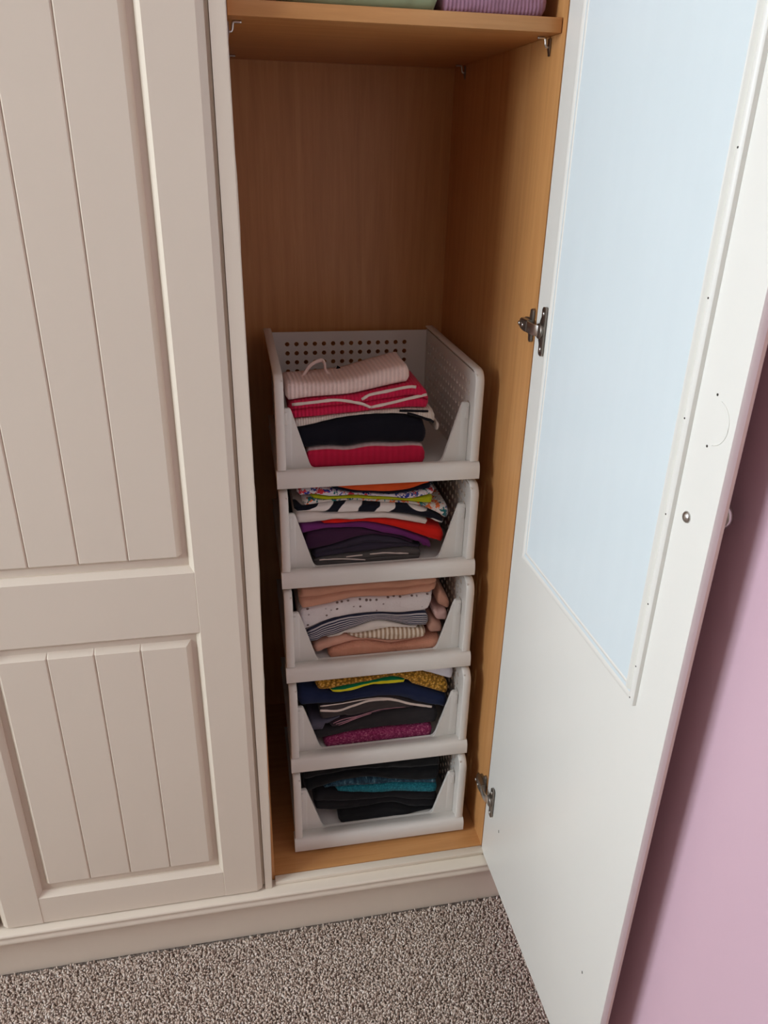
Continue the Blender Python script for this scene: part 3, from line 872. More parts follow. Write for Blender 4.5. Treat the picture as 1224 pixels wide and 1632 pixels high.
  [.1214,.1223,.1233,.1242,.1251,.1262,.1272,.1284,.1297,.1310,.1322,.1334,.1342,.1346,.1347,.1345,.1343,.1340,.1337,.1335,.1332,.1329,.1327,.1324,.1323,.1324,.1328,.1336,.1343,.1344,.1334,.1308,.1383],
  []),
 'B7': (2, 0.0304, 0.2823,
  [.1228,.1238,.1247,.1257,.1267,.1278,.1290,.1303,.1316,.1329,.1340,.1349,.1353,.1354,.1354,.1352,.1350,.1347,.1344,.1341,.1339,.1336,.1333,.1331,.1332,.1337,.1344,.1350,.1351,.1349,.1335,.1390,.1390],
  [.1660,.1660,.1660,.1660,.1660,.1660,.1660,.1660,.1660,.1660,.1660,.1660,.1660,.1660,.1660,.1660,.1660,.1660,.1660,.1660,.1660,.1660,.1660,.1660,.1660,.1660,.1660,.1660,.1660,.1660,.1660,.1660,.1660],
  []),
 'C1': (1, 0.0663, 0.2817,
  [.0145,.0145,.0145,.0145,.0145,.0145,.0145,.0145,.0145,.0145,.0145,.0145,.0145,.0145,.0145,.0145,.0145,.0145,.0145,.0145,.0145,.0145,.0145,.0145,.0145,.0145,.0145,.0145,.0145,.0145,.0145,.0145,.0145],
  [.0313,.0324,.0336,.0347,.0358,.0367,.0376,.0382,.0388,.0394,.0399,.0403,.0406,.0406,.0405,.0403,.0401,.0398,.0396,.0393,.0390,.0386,.0383,.0379,.0376,.0373,.0371,.0369,.0368,.0366,.0365,.0364,.0363],
  []),
 'C2': (1, 0.0451, 0.2918,
  [.0305,.0309,.0320,.0330,.0343,.0356,.0368,.0378,.0387,.0394,.0400,.0406,.0411,.0413,.0413,.0413,.0411,.0408,.0406,.0403,.0399,.0396,.0392,.0388,.0384,.0380,.0378,.0376,.0374,.0373,.0372,.0370,.0370],
  [.0501,.0504,.0508,.0511,.0515,.0522,.0532,.0548,.0571,.0598,.0624,.0649,.0671,.0691,.0709,.0726,.0740,.0751,.0760,.0768,.0774,.0780,.0783,.0784,.0785,.0784,.0781,.0776,.0770,.0764,.0757,.0751,.0745],
  []),
 'C3': (1, 0.0792, 0.2477,
  [.0528,.0535,.0544,.0555,.0570,.0587,.0606,.0624,.0641,.0658,.0673,.0687,.0701,.0713,.0725,.0735,.0745,.0753,.0760,.0766,.0772,.0777,.0781,.0785,.0788,.0790,.0791,.0791,.0792,.0792,.0791,.0790,.0789],
  [.0637,.0663,.0688,.0711,.0730,.0741,.0747,.0749,.0751,.0752,.0755,.0761,.0769,.0780,.0791,.0803,.0814,.0823,.0829,.0832,.0833,.0833,.0833,.0833,.0832,.0830,.0831,.0831,.0832,.0832,.0831,.0830,.0829],
  [[[0.0903, 0.0631], [0.1211, 0.0702], [0.1597, 0.0795], [0.1908, 0.0835], [0.2275, 0.0838]], [[0.0852, 0.0702], [0.1185, 0.077], [0.1545, 0.0819]], [[0.0954, 0.0598], [0.1263, 0.0685], [0.1598, 0.0763]]]),
 'C4': (1, 0.0390, 0.1004,
  [.0508,.0508,.0509,.0510,.0511,.0511,.0512,.0513,.0514,.0515,.0516,.0516,.0517,.0518,.0519,.0644,.0644,.0644,.0644,.0645,.0655,.0664,.0674,.0683,.0692,.0701,.0709,.0718,.0724,.0731,.0737,.0742,.0746],
  [.0728,.0729,.0730,.0731,.0732,.0733,.0734,.0735,.0737,.0738,.0739,.0740,.0741,.0743,.0744,.0745,.0746,.0747,.0749,.0750,.0751,.0752,.0753,.0755,.0756,.0757,.0758,.0759,.0764,.0771,.0777,.0782,.0786],
  []),
 'C5': (1, 0.0600, 0.2840,
  [.0750,.0754,.0758,.0763,.0770,.0790,.0793,.0793,.0762,.0760,.0764,.0774,.0788,.0803,.0818,.0830,.0837,.0840,.0840,.0840,.0840,.0840,.0838,.0839,.0839,.0839,.0838,.0837,.0836,.0779,.0773,.0767,.0761],
  [.1121,.1120,.1119,.1119,.1118,.1118,.1121,.1126,.1133,.1141,.1149,.1155,.1159,.1162,.1163,.1164,.1164,.1162,.1156,.1143,.1125,.1100,.1070,.1036,.1000,.0967,.0937,.0910,.0887,.0864,.0843,.0822,.0802],
  [[[0.0604, 0.1118], [0.0956, 0.1119], [0.1311, 0.1152], [0.1643, 0.1204], [0.2003, 0.1184]], [[0.0602, 0.1004], [0.093, 0.097], [0.121, 0.1029], [0.1542, 0.1107], [0.1902, 0.1108], [0.2269, 0.1003], [0.2698, 0.0835], [0.2793, 0.0852]]]),
 'C6': (1, 0.0195, 0.3097,
  [.1144,.1138,.1131,.1126,.1128,.1128,.1127,.1126,.1126,.1130,.1138,.1148,.1158,.1165,.1169,.1171,.1171,.1171,.1169,.1160,.1140,.1111,.1072,.1027,.0983,.0943,.0910,.0880,.0851,.0825,.0809,.0757,.0734],
  [.1607,.1586,.1559,.1522,.1473,.1424,.1386,.1365,.1355,.1352,.1355,.1362,.1372,.1387,.1403,.1419,.1428,.1431,.1429,.1427,.1424,.1420,.1409,.1388,.1354,.1312,.1267,.1221,.1178,.1136,.1097,.1059,.1023],
  []),
 'C7': (1, 0.0798, 0.2262,
  [.1389,.1378,.1370,.1365,.1361,.1361,.1363,.1366,.1370,.1375,.1381,.1388,.1396,.1404,.1413,.1420,.1427,.1432,.1436,.1437,.1438,.1438,.1437,.1437,.1436,.1434,.1433,.1431,.1430,.1428,.1423,.1421,.1417],
  [.1441,.1449,.1458,.1467,.1475,.1484,.1492,.1500,.1507,.1513,.1518,.1523,.1528,.1533,.1538,.1543,.1548,.1553,.1558,.1564,.1569,.1574,.1580,.1585,.1590,.1592,.1590,.1581,.1565,.1545,.1523,.1502,.1481],
  [[[0.0932, 0.1419], [0.1133, 0.1443], [0.1334, 0.1486], [0.1586, 0.1551], [0.1942, 0.1558], [0.223, 0.1532]]]),
 'C8': (1, 0.0533, 0.3100,
  [.1515,.1489,.1473,.1463,.1466,.1481,.1496,.1510,.1521,.1530,.1538,.1547,.1556,.1565,.1574,.1583,.1593,.1599,.1599,.1591,.1564,.1526,.1490,.1375,.1340,.1301,.1261,.1221,.1183,.1146,.1111,.1077,.1045],
  [.1689,.1690,.1690,.1691,.1691,.1691,.1692,.1692,.1693,.1693,.1693,.1694,.1694,.1694,.1695,.1695,.1695,.1695,.1693,.1689,.1683,.1675,.1667,.1657,.1643,.1622,.1592,.1555,.1515,.1473,.1431,.1389,.1348],
  []),
 'C9': (1, 0.2534, 0.3189,
  [.1646,.1636,.1630,.1623,.1615,.1607,.1599,.1590,.1581,.1571,.1562,.1552,.1541,.1531,.1521,.1510,.1499,.1489,.1478,.1467,.1457,.1446,.1435,.1425,.1414,.1403,.1393,.1382,.1372,.1361,.1355,.1355,.1355],
  [.1789,.1787,.1784,.1782,.1780,.1777,.1775,.1773,.1770,.1768,.1766,.1763,.1761,.1758,.1756,.1754,.1751,.1749,.1747,.1744,.1742,.1740,.1737,.1735,.1733,.1730,.1728,.1725,.1723,.1721,.1718,.1716,.1714],
  []),
 'D1': (0, 0.0915, 0.2946,
  [.0145,.0145,.0145,.0145,.0145,.0145,.0145,.0145,.0145,.0145,.0145,.0145,.0145,.0145,.0145,.0145,.0145,.0145,.0145,.0145,.0145,.0145,.0145,.0145,.0145,.0145,.0145,.0145,.0145,.0145,.0145,.0145,.0145],
  [.0432,.0426,.0421,.0419,.0419,.0419,.0419,.0419,.0420,.0420,.0422,.0425,.0431,.0440,.0449,.0455,.0453,.0442,.0421,.0393,.0364,.0334,.0304,.0277,.0255,.0237,.0224,.0212,.0201,.0191,.0185,.0185,.0185],
  []),
 'D2': (0, 0.0434, 0.2980,
  [.0515,.0501,.0487,.0474,.0460,.0447,.0439,.0435,.0429,.0426,.0426,.0426,.0427,.0428,.0431,.0438,.0448,.0458,.0462,.0461,.0450,.0424,.0389,.0352,.0315,.0281,.0255,.0235,.0220,.0207,.0195,.0192,.0192],
  [.0974,.0972,.0967,.0957,.0944,.0927,.0909,.0891,.0873,.0857,.0841,.0827,.0813,.0800,.0787,.0774,.0761,.0748,.0735,.0722,.0710,.0698,.0687,.0675,.0664,.0653,.0642,.0630,.0619,.0608,.0597,.0587,.0578],
  []),
 'D3': (0, 0.0864, 0.2964,
  [.0936,.0921,.0906,.0892,.0877,.0863,.0851,.0839,.0827,.0816,.0805,.0794,.0784,.0773,.0762,.0751,.0741,.0730,.0720,.0710,.0701,.0691,.0682,.0673,.0663,.0654,.0645,.0635,.0626,.0617,.0608,.0600,.0592],
  [.1041,.1040,.1040,.1039,.1039,.1038,.1036,.1032,.1026,.1018,.1009,.0999,.0990,.0981,.0973,.0965,.0958,.0950,.0942,.0933,.0923,.0912,.0900,.0889,.0878,.0866,.0855,.0844,.0832,.0821,.0810,.0800,.0790],
  []),
 'D4': (0, 0.0614, 0.2950,
  [.1016,.1021,.1048,.1048,.1048,.1047,.1047,.1046,.1045,.1044,.1040,.1034,.1025,.1015,.1005,.0995,.0985,.0976,.0968,.0959,.0950,.0940,.0929,.0917,.0904,.0892,.0879,.0866,.0854,.0841,.0829,.0816,.0805],
  [.1086,.1112,.1137,.1158,.1173,.1181,.1186,.1189,.1191,.1193,.1194,.1193,.1188,.1178,.1163,.1143,.1122,.1100,.1078,.1057,.1035,.1015,.0997,.0982,.0969,.0959,.0949,.0940,.0933,.0929,.0928,.0928,.0928],
  []),
 'D5': (0, 0.0251, 0.2967,
  [.1014,.1029,.1044,.1093,.1099,.1128,.1155,.1175,.1187,.1193,.1196,.1199,.1200,.1201,.1200,.1196,.1184,.1165,.1141,.1116,.1091,.1066,.1041,.1018,.0998,.0982,.0969,.0957,.0947,.0939,.0936,.0935,.0935],
  [.1660,.1660,.1660,.1660,.1660,.1660,.1660,.1660,.1660,.1660,.1660,.1660,.1660,.1660,.1660,.1660,.1660,.1660,.1660,.1660,.1660,.1660,.1660,.1660,.1660,.1660,.1660,.1660,.1660,.1660,.1660,.1660,.1660],
  []),
}

# ------------------------------------------------------------------ cloth materials (UV: u in metres along the fold, v up the front)
def cloth(name, base, kind='plain', c2=None, c3=None, scale=1.0, rough=.9, sheen=.08):
    def fn(t):
        uv = t.coord('UV')
        ob = t.coord('Object')
        weave = t.noise(ob, 900, 2)
        t.b.inputs['Sheen Weight'].default_value = sheen
        colr = base
        h = weave
        bs, bd = .25, .0008
        def var(c, k=.82):
            return t.mix(t.noise(ob, 35, 3), tuple(v * k for v in c), c)
        if kind == 'plain':
            colr = var(base)
        elif kind == 'rib':
            w = t.wave(uv, 46 * scale, 'X', .8)
            colr = t.mix(w, tuple(v * .88 for v in base), base)
            h = w
            bs, bd = .6, .0016
        elif kind == 'ribtrim':            # ribbed cloth with a pale line along the upper edge
            w = t.wave(uv, 30 * scale, 'X', .8)
            vv = t.sep(uv)[1]
            e = t.ramp(vv, [(.93, 0.0), (.96, 1.0)])
            colr = t.mix(e, t.mix(w, tuple(v * .93 for v in base), base), c2)
            h = w
            bs, bd = .5, .0014
        elif kind == 'hstripe':
            w = t.wave(uv, scale, 'Y', 0.0)
            m = t.ramp(w, [(.58, 0.0), (.66, 1.0)])
            colr = t.mix(m, base, c2)
        elif kind == 'vstripe':
            w = t.wave(uv, scale, 'X', .1)
            m = t.ramp(w, [(.42, 0.0), (.58, 1.0)])
            colr = t.mix(m, base, c2)
        elif kind == 'split':              # two colours one above the other
            vv = t.sep(uv)[1]
            wob = t.math('ADD', vv, t.math('MULTIPLY', t.noise(uv, 12, 2), .1))
            m = t.ramp(wob, [(.70, 0.0), (.73, 1.0)])
            colr = t.mix(m, base, c2)
        elif kind == 'floral':
            nv = t.n('ShaderNodeTexNoise')
            nv.inputs['Scale'].default_value = 120
            t.l(ob, nv.inputs['Vector'])
            wv = t.mix(.035, ob, nv.outputs['Color'])
            d = t.voro(wv, 78 * scale)
            cc = t.voro(wv, 78 * scale, out='Color')
            hue = t.sep(cc)[0]
            pet = t.ramp(hue, [(0.0, c2), (.28, c3), (.5, srgb(60, 75, 140)), (.7, c2), (.86, srgb(40, 110, 110))], 'CONSTANT')
            m = t.ramp(d, [(.44, 1.0), (.50, 0.0)])
            colr = t.mix(m, base, pet)
        elif kind == 'leaf':
            n1 = t.wave(t.coord('UV', (1, .03, 1), rot=(0, 0, .9)), 7 * scale, 'X', 14.0)
            m = t.ramp(n1, [(.45, 0.0), (.52, 1.0)])
            colr = t.mix(m, base, c2)
        elif kind == 'lace':
            d = t.voro(ob, 95 * scale, rnd=.45)
            m = t.ramp(d, [(.20, 1.0), (.30, 0.0)])
            band = t.noise(ob, 45, 1)
            mm = t.math('MULTIPLY', m, t.ramp(band, [(.38, 0.0), (.44, 1.0)]))
            colr = t.mix(mm, var(base, .88), c2)
            h = t.noise(ob, 300, 3)
            bs, bd = .6, .0015
        elif kind == 'melange':
            n1 = t.noise(ob, 260, 4, .75)
            colr = t.ramp(n1, [(.38, base), (.55, c2), (.68, c3 or c2)])
            h = n1
            bs, bd = .6, .0016
        elif kind == 'boucle':
            d = t.voro(ob, 210 * scale)
            colr = t.ramp(d, [(.0, c2), (.35, base), (.7, tuple(v * .35 for v in base))])
            h = t.math('SUBTRACT', 1.0, d)
            bs, bd = .8, .003
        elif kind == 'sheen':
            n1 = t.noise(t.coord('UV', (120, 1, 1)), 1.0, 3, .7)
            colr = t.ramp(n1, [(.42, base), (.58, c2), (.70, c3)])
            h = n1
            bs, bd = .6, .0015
        t.color(colr)
        t.bump(h, bs, bd)
    return material(name, base, rough, .2, fn=fn)

CRIM = srgb(205, 32, 75)
CM = {
 'T1': cloth('crimson_rib_knit', srgb(196, 28, 66), 'ribtrim', srgb(196, 170, 168)),
 'T2': cloth('navy_black_jersey', srgb(16, 16, 27)),
 'T3': cloth('cream_rib_knit', srgb(222, 208, 196), 'rib', scale=1.6),
 'T4': cloth('crimson_stripe_knit', CRIM, 'rib', scale=1.1),
 'T5': cloth('blush_white_rib_knit', srgb(235, 208, 200), 'rib', scale=1.0),
 'M1': cloth('mid_grey_jersey', srgb(92, 86, 84)),
 'M2': cloth('charcoal_violet_jersey', srgb(58, 50, 64)),
 'M3': cloth('dark_plum_jersey', srgb(64, 32, 60)),
 'M4': cloth('bright_purple_jersey', srgb(112, 42, 108)),
 'M5': cloth('scarlet_jersey', srgb(220, 34, 22)),
 'M6': cloth('soft_white_jersey', srgb(226, 214, 206)),
 'M7': cloth('black_leaf_print', srgb(230, 222, 216), 'leaf', srgb(20, 22, 34)),
 'M8': cloth('orange_floral_print', srgb(215, 205, 198), 'floral', srgb(220, 110, 60), srgb(70, 110, 120), .9),
 'M9': cloth('lime_jersey', srgb(190, 195, 28)),
 'M10': cloth('multicolour_floral_print', srgb(222, 214, 220), 'floral', srgb(205, 60, 70), srgb(50, 60, 150), 1.1),
 'M11': cloth('ink_navy_jersey', srgb(24, 26, 44)),
 'M12': cloth('orange_jersey', srgb(232, 92, 40)),
 'B1': cloth('salmon_knit', srgb(224, 158, 130), 'rib', scale=3.2),
 'B2': cloth('peach_jersey', srgb(220, 165, 142)),
 'B3': cloth('beige_stripe_rib', srgb(232, 218, 200), 'vstripe', srgb(178, 150, 122), scale=38),
 'B4': cloth('ivory_cotton', srgb(232, 222, 212)),
 'B5': cloth('navy_pinstripe_cotton', srgb(50, 52, 72), 'hstripe', srgb(190, 182, 182), scale=2.3),
 'B6': cloth('white_lace_cotton', srgb(226, 216, 214), 'lace', srgb(110, 90, 84)),
 'B7': cloth('dusty_tan_cotton', srgb(208, 152, 126)),
 'B8': cloth('dusty_tan_sleeve', srgb(206, 152, 128)),
 'B9': cloth('pale_pink_jersey', srgb(232, 190, 180)),
 'B10': cloth('peach_sleeve', srgb(216, 166, 146)),
 'C1': cloth('magenta_melange_knit', srgb(112, 26, 66), 'melange', srgb(150, 50, 96), srgb(200, 130, 150)),
 'C2': cloth('charcoal_black_jersey', srgb(48, 44, 46)),
 'C3': cloth('dark_mauve_grey_jersey', srgb(60, 48, 56)),
 'C4': cloth('slate_grey_jersey', srgb(88, 84, 98)),
 'C5': cloth('charcoal_brown_knit', srgb(66, 58, 58)),
 'C6': cloth('navy_jersey', srgb(26, 36, 68)),
 'C7': cloth('yellow_green_sport_jersey', srgb(222, 214, 40), 'split', srgb(10, 120, 76)),
 'C8': cloth('mustard_boucle', srgb(205, 148, 50), 'boucle', srgb(238, 205, 130)),
 'C9': cloth('crisp_white_cotton', srgb(232, 228, 236)),
 'D1': cloth('black_denim', srgb(20, 19, 22)),
 'D2': cloth('washed_black_jersey', srgb(26, 24, 27)),
 'D3': cloth('teal_marl_knit', srgb(18, 82, 96), 'melange', srgb(28, 112, 126), srgb(60, 140, 150)),
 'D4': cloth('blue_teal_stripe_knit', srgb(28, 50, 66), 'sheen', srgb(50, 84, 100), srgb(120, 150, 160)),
 'D5': cloth('deep_black_fleece', srgb(11, 12, 16)),
}
M_TRIM_W = cloth('white_trim', srgb(232, 214, 204), 'rib', scale=1.2)
M_TRIM_K = cloth('black_trim', srgb(20, 18, 24))
M_TRIM_P = cloth('pink_trim', srgb(196, 140, 152))
M_TRIM_Y = cloth('yellow_trim', srgb(224, 216, 36))

# ------------------------------------------------------------------ folded garments
def garment_mesh(name, u0, u1, zb, zt, mat, v0=.052, depth=.27, layers=2, seed=1, wob=.003, rear_drop=None, rough=.0017, nu=None, power=2.7):
    """folded cloth: rounded layered fold at the front (local y = v0), flat top and bottom, rounded rear"""
    N = len(zb)
    nu = nu or max(22, int((u1 - u0) / .0048))
    ug = np.linspace(u0, u1, N)
    def smoothed(arr, u):
        x = (u - u0) / (u1 - u0) * (N - 1)
        i = min(int(x), N - 2)
        t = x - i
        return arr[i] * (1 - t) + arr[i + 1] * t
    NL = 9
    prof_n = layers * NL + 1
    rings, uvs = [], []
    end_r = .007
    for k in range(nu + 1):
        u = u0 + (u1 - u0) * k / nu
        e = min(u - u0, u1 - u)
        lo, hi = smoothed(zb, u), smoothed(zt, u)
        t = hi - lo
        er = min(end_r, max(t * .5, .003))
        q = 1.0
        if e < er:
            q = math.sqrt(max(1 - (1 - e / er) ** 2, .02))
        mid = lo + t * .42
        lo2, hi2 = mid + (lo - mid) * (.35 + .65 * q), mid + (hi - mid) * (.35 + .65 * q)
        t2 = hi2 - lo2
        b = min(.62 * t2 / layers, .010)
        f0 = v0 + .006 + (1 - q) * .006 + wob * noise.noise(Vector((u * 16, seed * 7.3, 0)))
        ring, ruv = [], []
        for j in range(prof_n):
            s = j / (prof_n - 1)
            L = min(int(s * layers), layers - 1)
            fr = s * layers - L
            c = max(1 - abs(2 * fr - 1) ** power, 0) ** (1 / power)
            sh = wob * .9 * noise.noise(Vector((u * 22, L * 5.1 + seed * 3.7, 1.7))) * (1 if layers > 1 else 0)
            wr = rough * noise.noise(Vector((u * 70, s * 3.0 + seed, 4.0))) + rough * .8 * noise.noise(Vector((u * 28, s * 6, seed + 9.0)))
            ring.append((u, f0 - b * c + sh * c + wr * c, lo2 + t2 * s))
            ruv.append((u - u0, s))
        # top to rear
        rear = v0 + depth
        top_pts = [.2, .5, .8]
        for w in top_pts:
            y = f0 + (rear - f0) * w
            zz = hi2
            if rear_drop:
                zz = hi2 - rear_drop(w, (u - u0) / (u1 - u0)) + .0022 * noise.noise(Vector((u * 30, y * 30, seed)))
            ring.append((u, y, zz))
            ruv.append((u - u0, 1 + (y - v0) * 10))
        hr = ring[-1][2]
        for a in (.25, .5, .75):
            ring.append((u, rear + min(.4 * t2, .008) * math.sin(a * PI), hr + (lo2 - hr) * a))
            ruv.append((u - u0, 4 + a))
        for w in (.8, .4):
            ring.append((u, f0 + (rear - f0) * w, lo2))
            ruv.append((u - u0, 6 - w))
        rings.append(ring)
        uvs.append(ruv)
    n = len(rings[0])
    v, f = loft_vf(rings)
    me = bpy.data.meshes.new(name)
    me.from_pydata(v, [], f)
    me.materials.append(mat)
    flat_uv = [p for r in uvs for p in r]
    ul = me.uv_layers.new(name='UVMap')
    for poly in me.polygons:
        js = [(vi % n) for vi in poly.vertices]
        wrap = len(poly.vertices) == 4 and (n - 1) in js and 0 in js
        for li in poly.loop_indices:
            vi = me.loops[li].vertex_index
            a, b_ = flat_uv[vi]
            if wrap and vi % n == 0:
                b_ = 6.3
            ul.data[li].uv = (a, b_)
    bm = bmesh.new()
    bm.from_mesh(me)
    bmesh.ops.recalc_face_normals(bm, faces=bm.faces)
    bm.to_mesh(me)
    bm.free()
    me.polygons.foreach_set('use_smooth', [True] * len(me.polygons))
    me.update()
    return me

def surf_y(me, u, z, fallback):
    """front-most y of a garment mesh near (u,z)"""
    best = None
    for vt in me.vertices:
        if abs(vt.co.x - u) < .006 and abs(vt.co.z - z) < .005:
            if best is None or vt.co.y < best:
                best = vt.co.y
    return best if best is not None else fallback

GINFO = {   # name, label, category, layers, group
 'T1': ('folded_knit_top', 'crimson ribbed knit top, lowest in the topmost basket', 'top', 1),
 'T2': ('folded_jersey_top', 'plain navy black top between crimson knits in the topmost basket', 'top', 1),
 'T3': ('folded_knit_top', 'cream ribbed knit with black edging lying on the navy black top', 'top', 1),
 'T4': ('folded_knit_top', 'crimson knit with white stripes under the blush white knit', 'top', 2),
 'T5': ('folded_knit_top', 'blush white ribbed knit with a loose collar, on top of the topmost basket', 'top', 1),
 'M1': ('folded_t_shirt', 'grey top with white edges, lowest in the basket second from the top', 't-shirt', 2),
 'M2': ('folded_t_shirt', 'charcoal violet top lying on the grey white-edged top', 't-shirt', 2),
 'M3': ('folded_t_shirt', 'dark plum top under the bright purple one', 't-shirt', 1),
 'M4': ('folded_t_shirt', 'bright purple top drooping right beneath the scarlet one', 't-shirt', 1),
 'M5': ('folded_t_shirt', 'scarlet red top between the white and purple ones', 't-shirt', 1),
 'M6': ('folded_t_shirt', 'plain white top directly above the scarlet one', 't-shirt', 1),
 'M7': ('folded_blouse', 'white blouse with bold black leaf print', 'blouse', 1),
 'M8': ('folded_blouse', 'white blouse with orange and teal flowers above the leaf print', 'blouse', 1),
 'M9': ('folded_t_shirt', 'thin lime green top beneath the multicoloured floral one', 't-shirt', 1),
 'M10': ('folded_blouse', 'white blouse with small red and blue flowers under the navy top', 'blouse', 1),
 'M11': ('folded_t_shirt', 'thin ink navy top directly under the orange one', 't-shirt', 1),
 'M12': ('folded_t_shirt', 'bright orange top, highest in the basket second from the top', 't-shirt', 1),
 'B1': ('folded_jumper', 'salmon pink knit, lowest in the middle basket', 'jumper', 1),
 'B2': ('folded_t_shirt', 'peach top between the salmon knit and the beige striped top', 't-shirt', 1),
 'B3': ('folded_t_shirt', 'cream top with narrow upright beige stripes in the middle basket', 't-shirt', 1),
 'B4': ('folded_t_shirt', 'plain ivory top under the navy pinstriped one', 't-shirt', 1),
 'B5': ('folded_t_shirt', 'navy top with fine white stripes under the white lace', 't-shirt', 1),
 'B6': ('folded_lace_top', 'white lace top pierced with small holes in the middle basket', 'top', 1),
 'B7': ('folded_cotton_top', 'dusty tan top, highest in the middle basket', 'top', 2),
 'B8': ('folded_sleeve_top', 'tan rolled top tucked right of the white lace', 'top', 1),
 'B9': ('folded_sleeve_top', 'pale pink rolled top tucked beneath the tan one at right', 'top', 1),
 'B10': ('folded_sleeve_top', 'peach rolled top at the right end of the pinstriped one', 'top', 1),
 'C1': ('folded_jumper', 'magenta flecked knit, lowest in the basket second from the bottom', 'jumper', 1),
 'C2': ('folded_t_shirt', 'charcoal black top lying on the magenta knit', 't-shirt', 1),
 'C3': ('folded_t_shirt', 'dark mauve grey top with thin pink stripes', 't-shirt', 1),
 'C4': ('folded_t_shirt', 'slate grey top peeking out at left beneath the white-striped charcoal knit', 't-shirt', 1),
 'C5': ('folded_jumper', 'charcoal knit with two wavy white stripes', 'jumper', 1),
 'C6': ('folded_t_shirt', 'plain navy top above the white-striped charcoal knit', 't-shirt', 1),
 'C7': ('folded_sports_top', 'green and yellow sports top below the mustard knit', 'top', 1),
 'C8': ('folded_jumper', 'textured mustard knit drooping to the right', 'jumper', 1),
 'C9': ('folded_shirt', 'crisp white shirt corner above the mustard knit', 'shirt', 1),
 'D1': ('folded_trousers', 'black denim trousers, lowest in the bottom basket', 'trousers', 1),
 'D2': ('folded_t_shirt', 'washed black top under the teal one', 't-shirt', 2),
 'D3': ('folded_jumper', 'teal flecked knit in the bottom basket', 'jumper', 1),
 'D4': ('folded_jumper', 'dark blue knit with pale glints lying on the teal one', 'jumper', 1),
 'D5': ('folded_fleece', 'deep black fleece filling the top of the lowest basket', 'fleece', 2),
}
BGROUP = ['dark clothes in the lowest basket', 'clothes in the basket second from the bottom', 'pale clothes in the middle basket',
          'tops in the basket second from the top', 'knits in the topmost basket']
def place(name, me, bi):
    x, y, z = BASKETS[bi]
    return link(name, me, None, (x, y, z), (0, 0, BYAW))
TRIM = {'T3': (M_TRIM_K, .0028), 'T4': (M_TRIM_W, .0032), 'M1': (M_TRIM_W, .0017), 'C3': (M_TRIM_P, .0011), 'C5': (M_TRIM_W, .0034), 'C7': (M_TRIM_Y, .0)}
for gi, (key, (bi, u0, u1, zb, zt, trims)) in enumerate(GDATA.items()):
    if key == 'T3s':
        me = garment_mesh('sleeve', u0, u1, zb, zt, CM['T3'], .06, .08, 1, gi + 3, .0, nu=12)
        link('sleeve', me, GO['T3'])
        continue
    if gi == 0:
        GO = {}
    nm, lb, cat, layers = GINFO[key]
    depth = .26
    drop = None
    v0 = .054
    if bi == 4:
        depth = .155
    if key == 'T5':
        depth = .115
        drop = lambda w, q: (.012 * (1 - q) + .001) * w
        v0 = .058
    if key in ('B8', 'B9', 'B10'):
        depth, v0 = .12, .062
    if key == 'C9':
        v0 = .060
    base = key in ('T1', 'M1', 'B1', 'C1', 'D1')
    if base:                      # bottom of the pile lies close up against the gate
        v0 = .0475
    me = garment_mesh(nm, u0, u1, zb, zt, CM[key], v0, depth, layers, gi + 1, .0005 if base else .003, drop, .0006 if base else .0017, power=6.0 if base else 2.7)
    o = place(nm, me, bi)
    tag(o, lb, cat, BGROUP[bi])
    GO[key] = o
    for ti, tr in enumerate(trims):
        m, r = TRIM[key]
        if r <= 0:
            continue
        if key == 'C5' and ti == 0:
            r = .0018
        path = []
        for (u, z) in smooth_path(tr, 5):
            ug = np.linspace(u0, u1, len(zb))
            z = min(max(z, float(np.interp(u, ug, zb)) + r * 1.15), float(np.interp(u, ug, zt)) - r * 1.15)
            path.append((u, surf_y(me, u, z, v0) + .0003, z))
        for _ in range(2):      # soften depth jumps
            path = [path[0]] + [(path[i][0], (path[i - 1][1] + path[i][1] * 2 + path[i + 1][1]) / 4, path[i][2]) for i in range(1, len(path) - 1)] + [path[-1]]
        t = tube('trim_stripe', path, [r * (.75 + .35 * abs(noise.noise(Vector((i * .7, gi, 0))))) for i in range(len(path))], m, o, 8, .45)
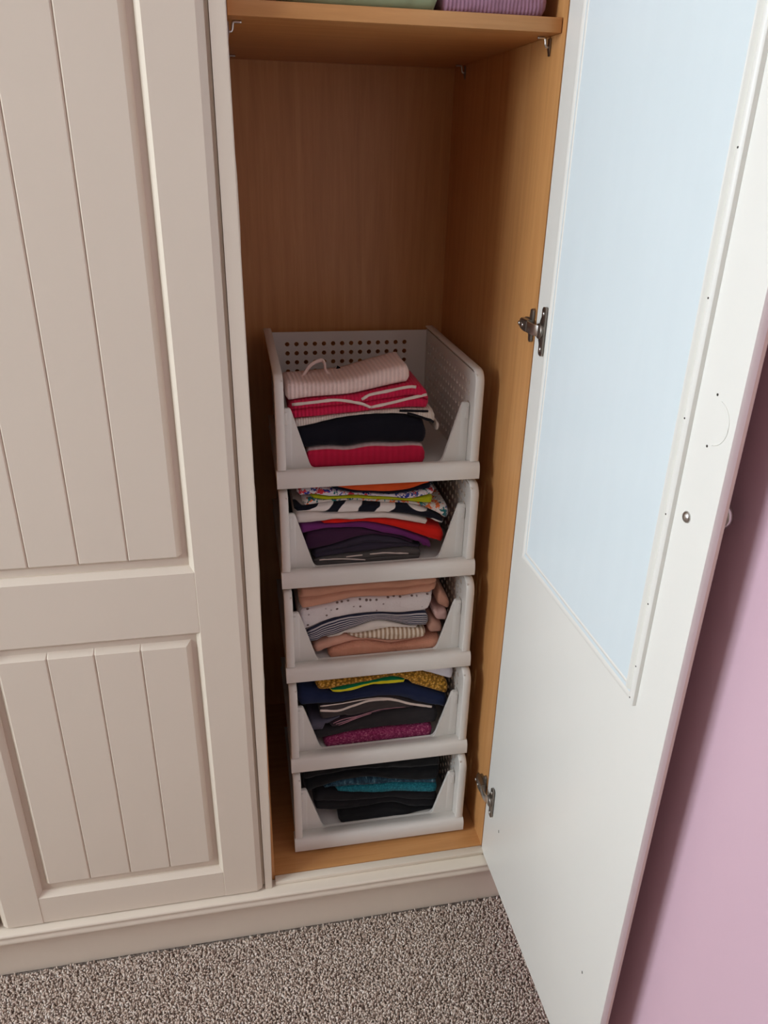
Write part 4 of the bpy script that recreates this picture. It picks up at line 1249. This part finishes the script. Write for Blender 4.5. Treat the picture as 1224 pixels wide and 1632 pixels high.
# collar loop and black size tag of the blush white knit
t5 = GO['T5']
loop = [(.040, .118, .147), (.055, .125, .152), (.069, .132, .1685), (.087, .136, .1765), (.0935, .132, .173), (.0955, .124, .160), (.107, .120, .152), (.125, .125, .1535), (.145, .13, .158), (.17, .135, .166)]
tube('collar', smooth_path(loop, 6), .0032, CM['T5'], t5, 8, .7)
v, f = prism_vf([(.1130, .148), (.1275, .150), (.1230, .160), (.1180, .163)], .150, .1515, 'y')
obj('size_tag', v, f, M_TRIM_K, t5)

# ------------------------------------------------------------------ clothes on the upper shelf
M_SAGE = cloth('sage_green_jersey', srgb(150, 160, 126))
M_LILAC = cloth('lilac_cable_knit', srgb(164, 122, 142), 'rib', scale=1.4)
M_LILAC2 = cloth('pale_lilac_knit', srgb(186, 146, 168))
Z0 = SHZ1 + .0005
me = garment_mesh('folded_jumper', .075, .2530, [Z0] * 5, [Z0 + .052, Z0 + .056, Z0 + .058, Z0 + .056, Z0 + .05], M_SAGE, .026, .30, 1, 71)
tag(link('folded_jumper', me), 'sage green folded jumper on the upper shelf', 'jumper', 'jumpers on the upper shelf')
me = garment_mesh('folded_jumper', .2575, .3930, [Z0] * 5, [Z0 + .033, Z0 + .026, Z0 + .0225, Z0 + .026, Z0 + .033], M_LILAC, .030, .28, 1, 72)
lil = tag(link('folded_jumper', me), 'lilac ribbed jumper in a loose heap beside the sage green one', 'jumper', 'jumpers on the upper shelf')
me = garment_mesh('fold', .2590, .3915, [Z0 + .0345, Z0 + .027, Z0 + .0235, Z0 + .026, Z0 + .033, Z0 + .036], [Z0 + .062, Z0 + .054, Z0 + .046, Z0 + .052, Z0 + .064, Z0 + .058], M_LILAC2, .026, .24, 2, 75, .006)
link('fold', me, lil)
me = garment_mesh('fold', .2640, .3800, [Z0 + .064, Z0 + .0565, Z0 + .0545, Z0 + .0665, Z0 + .066], [Z0 + .085, Z0 + .082, Z0 + .078, Z0 + .09, Z0 + .08], M_LILAC2, .045, .20, 1, 76, .006)
link('fold', me, lil)
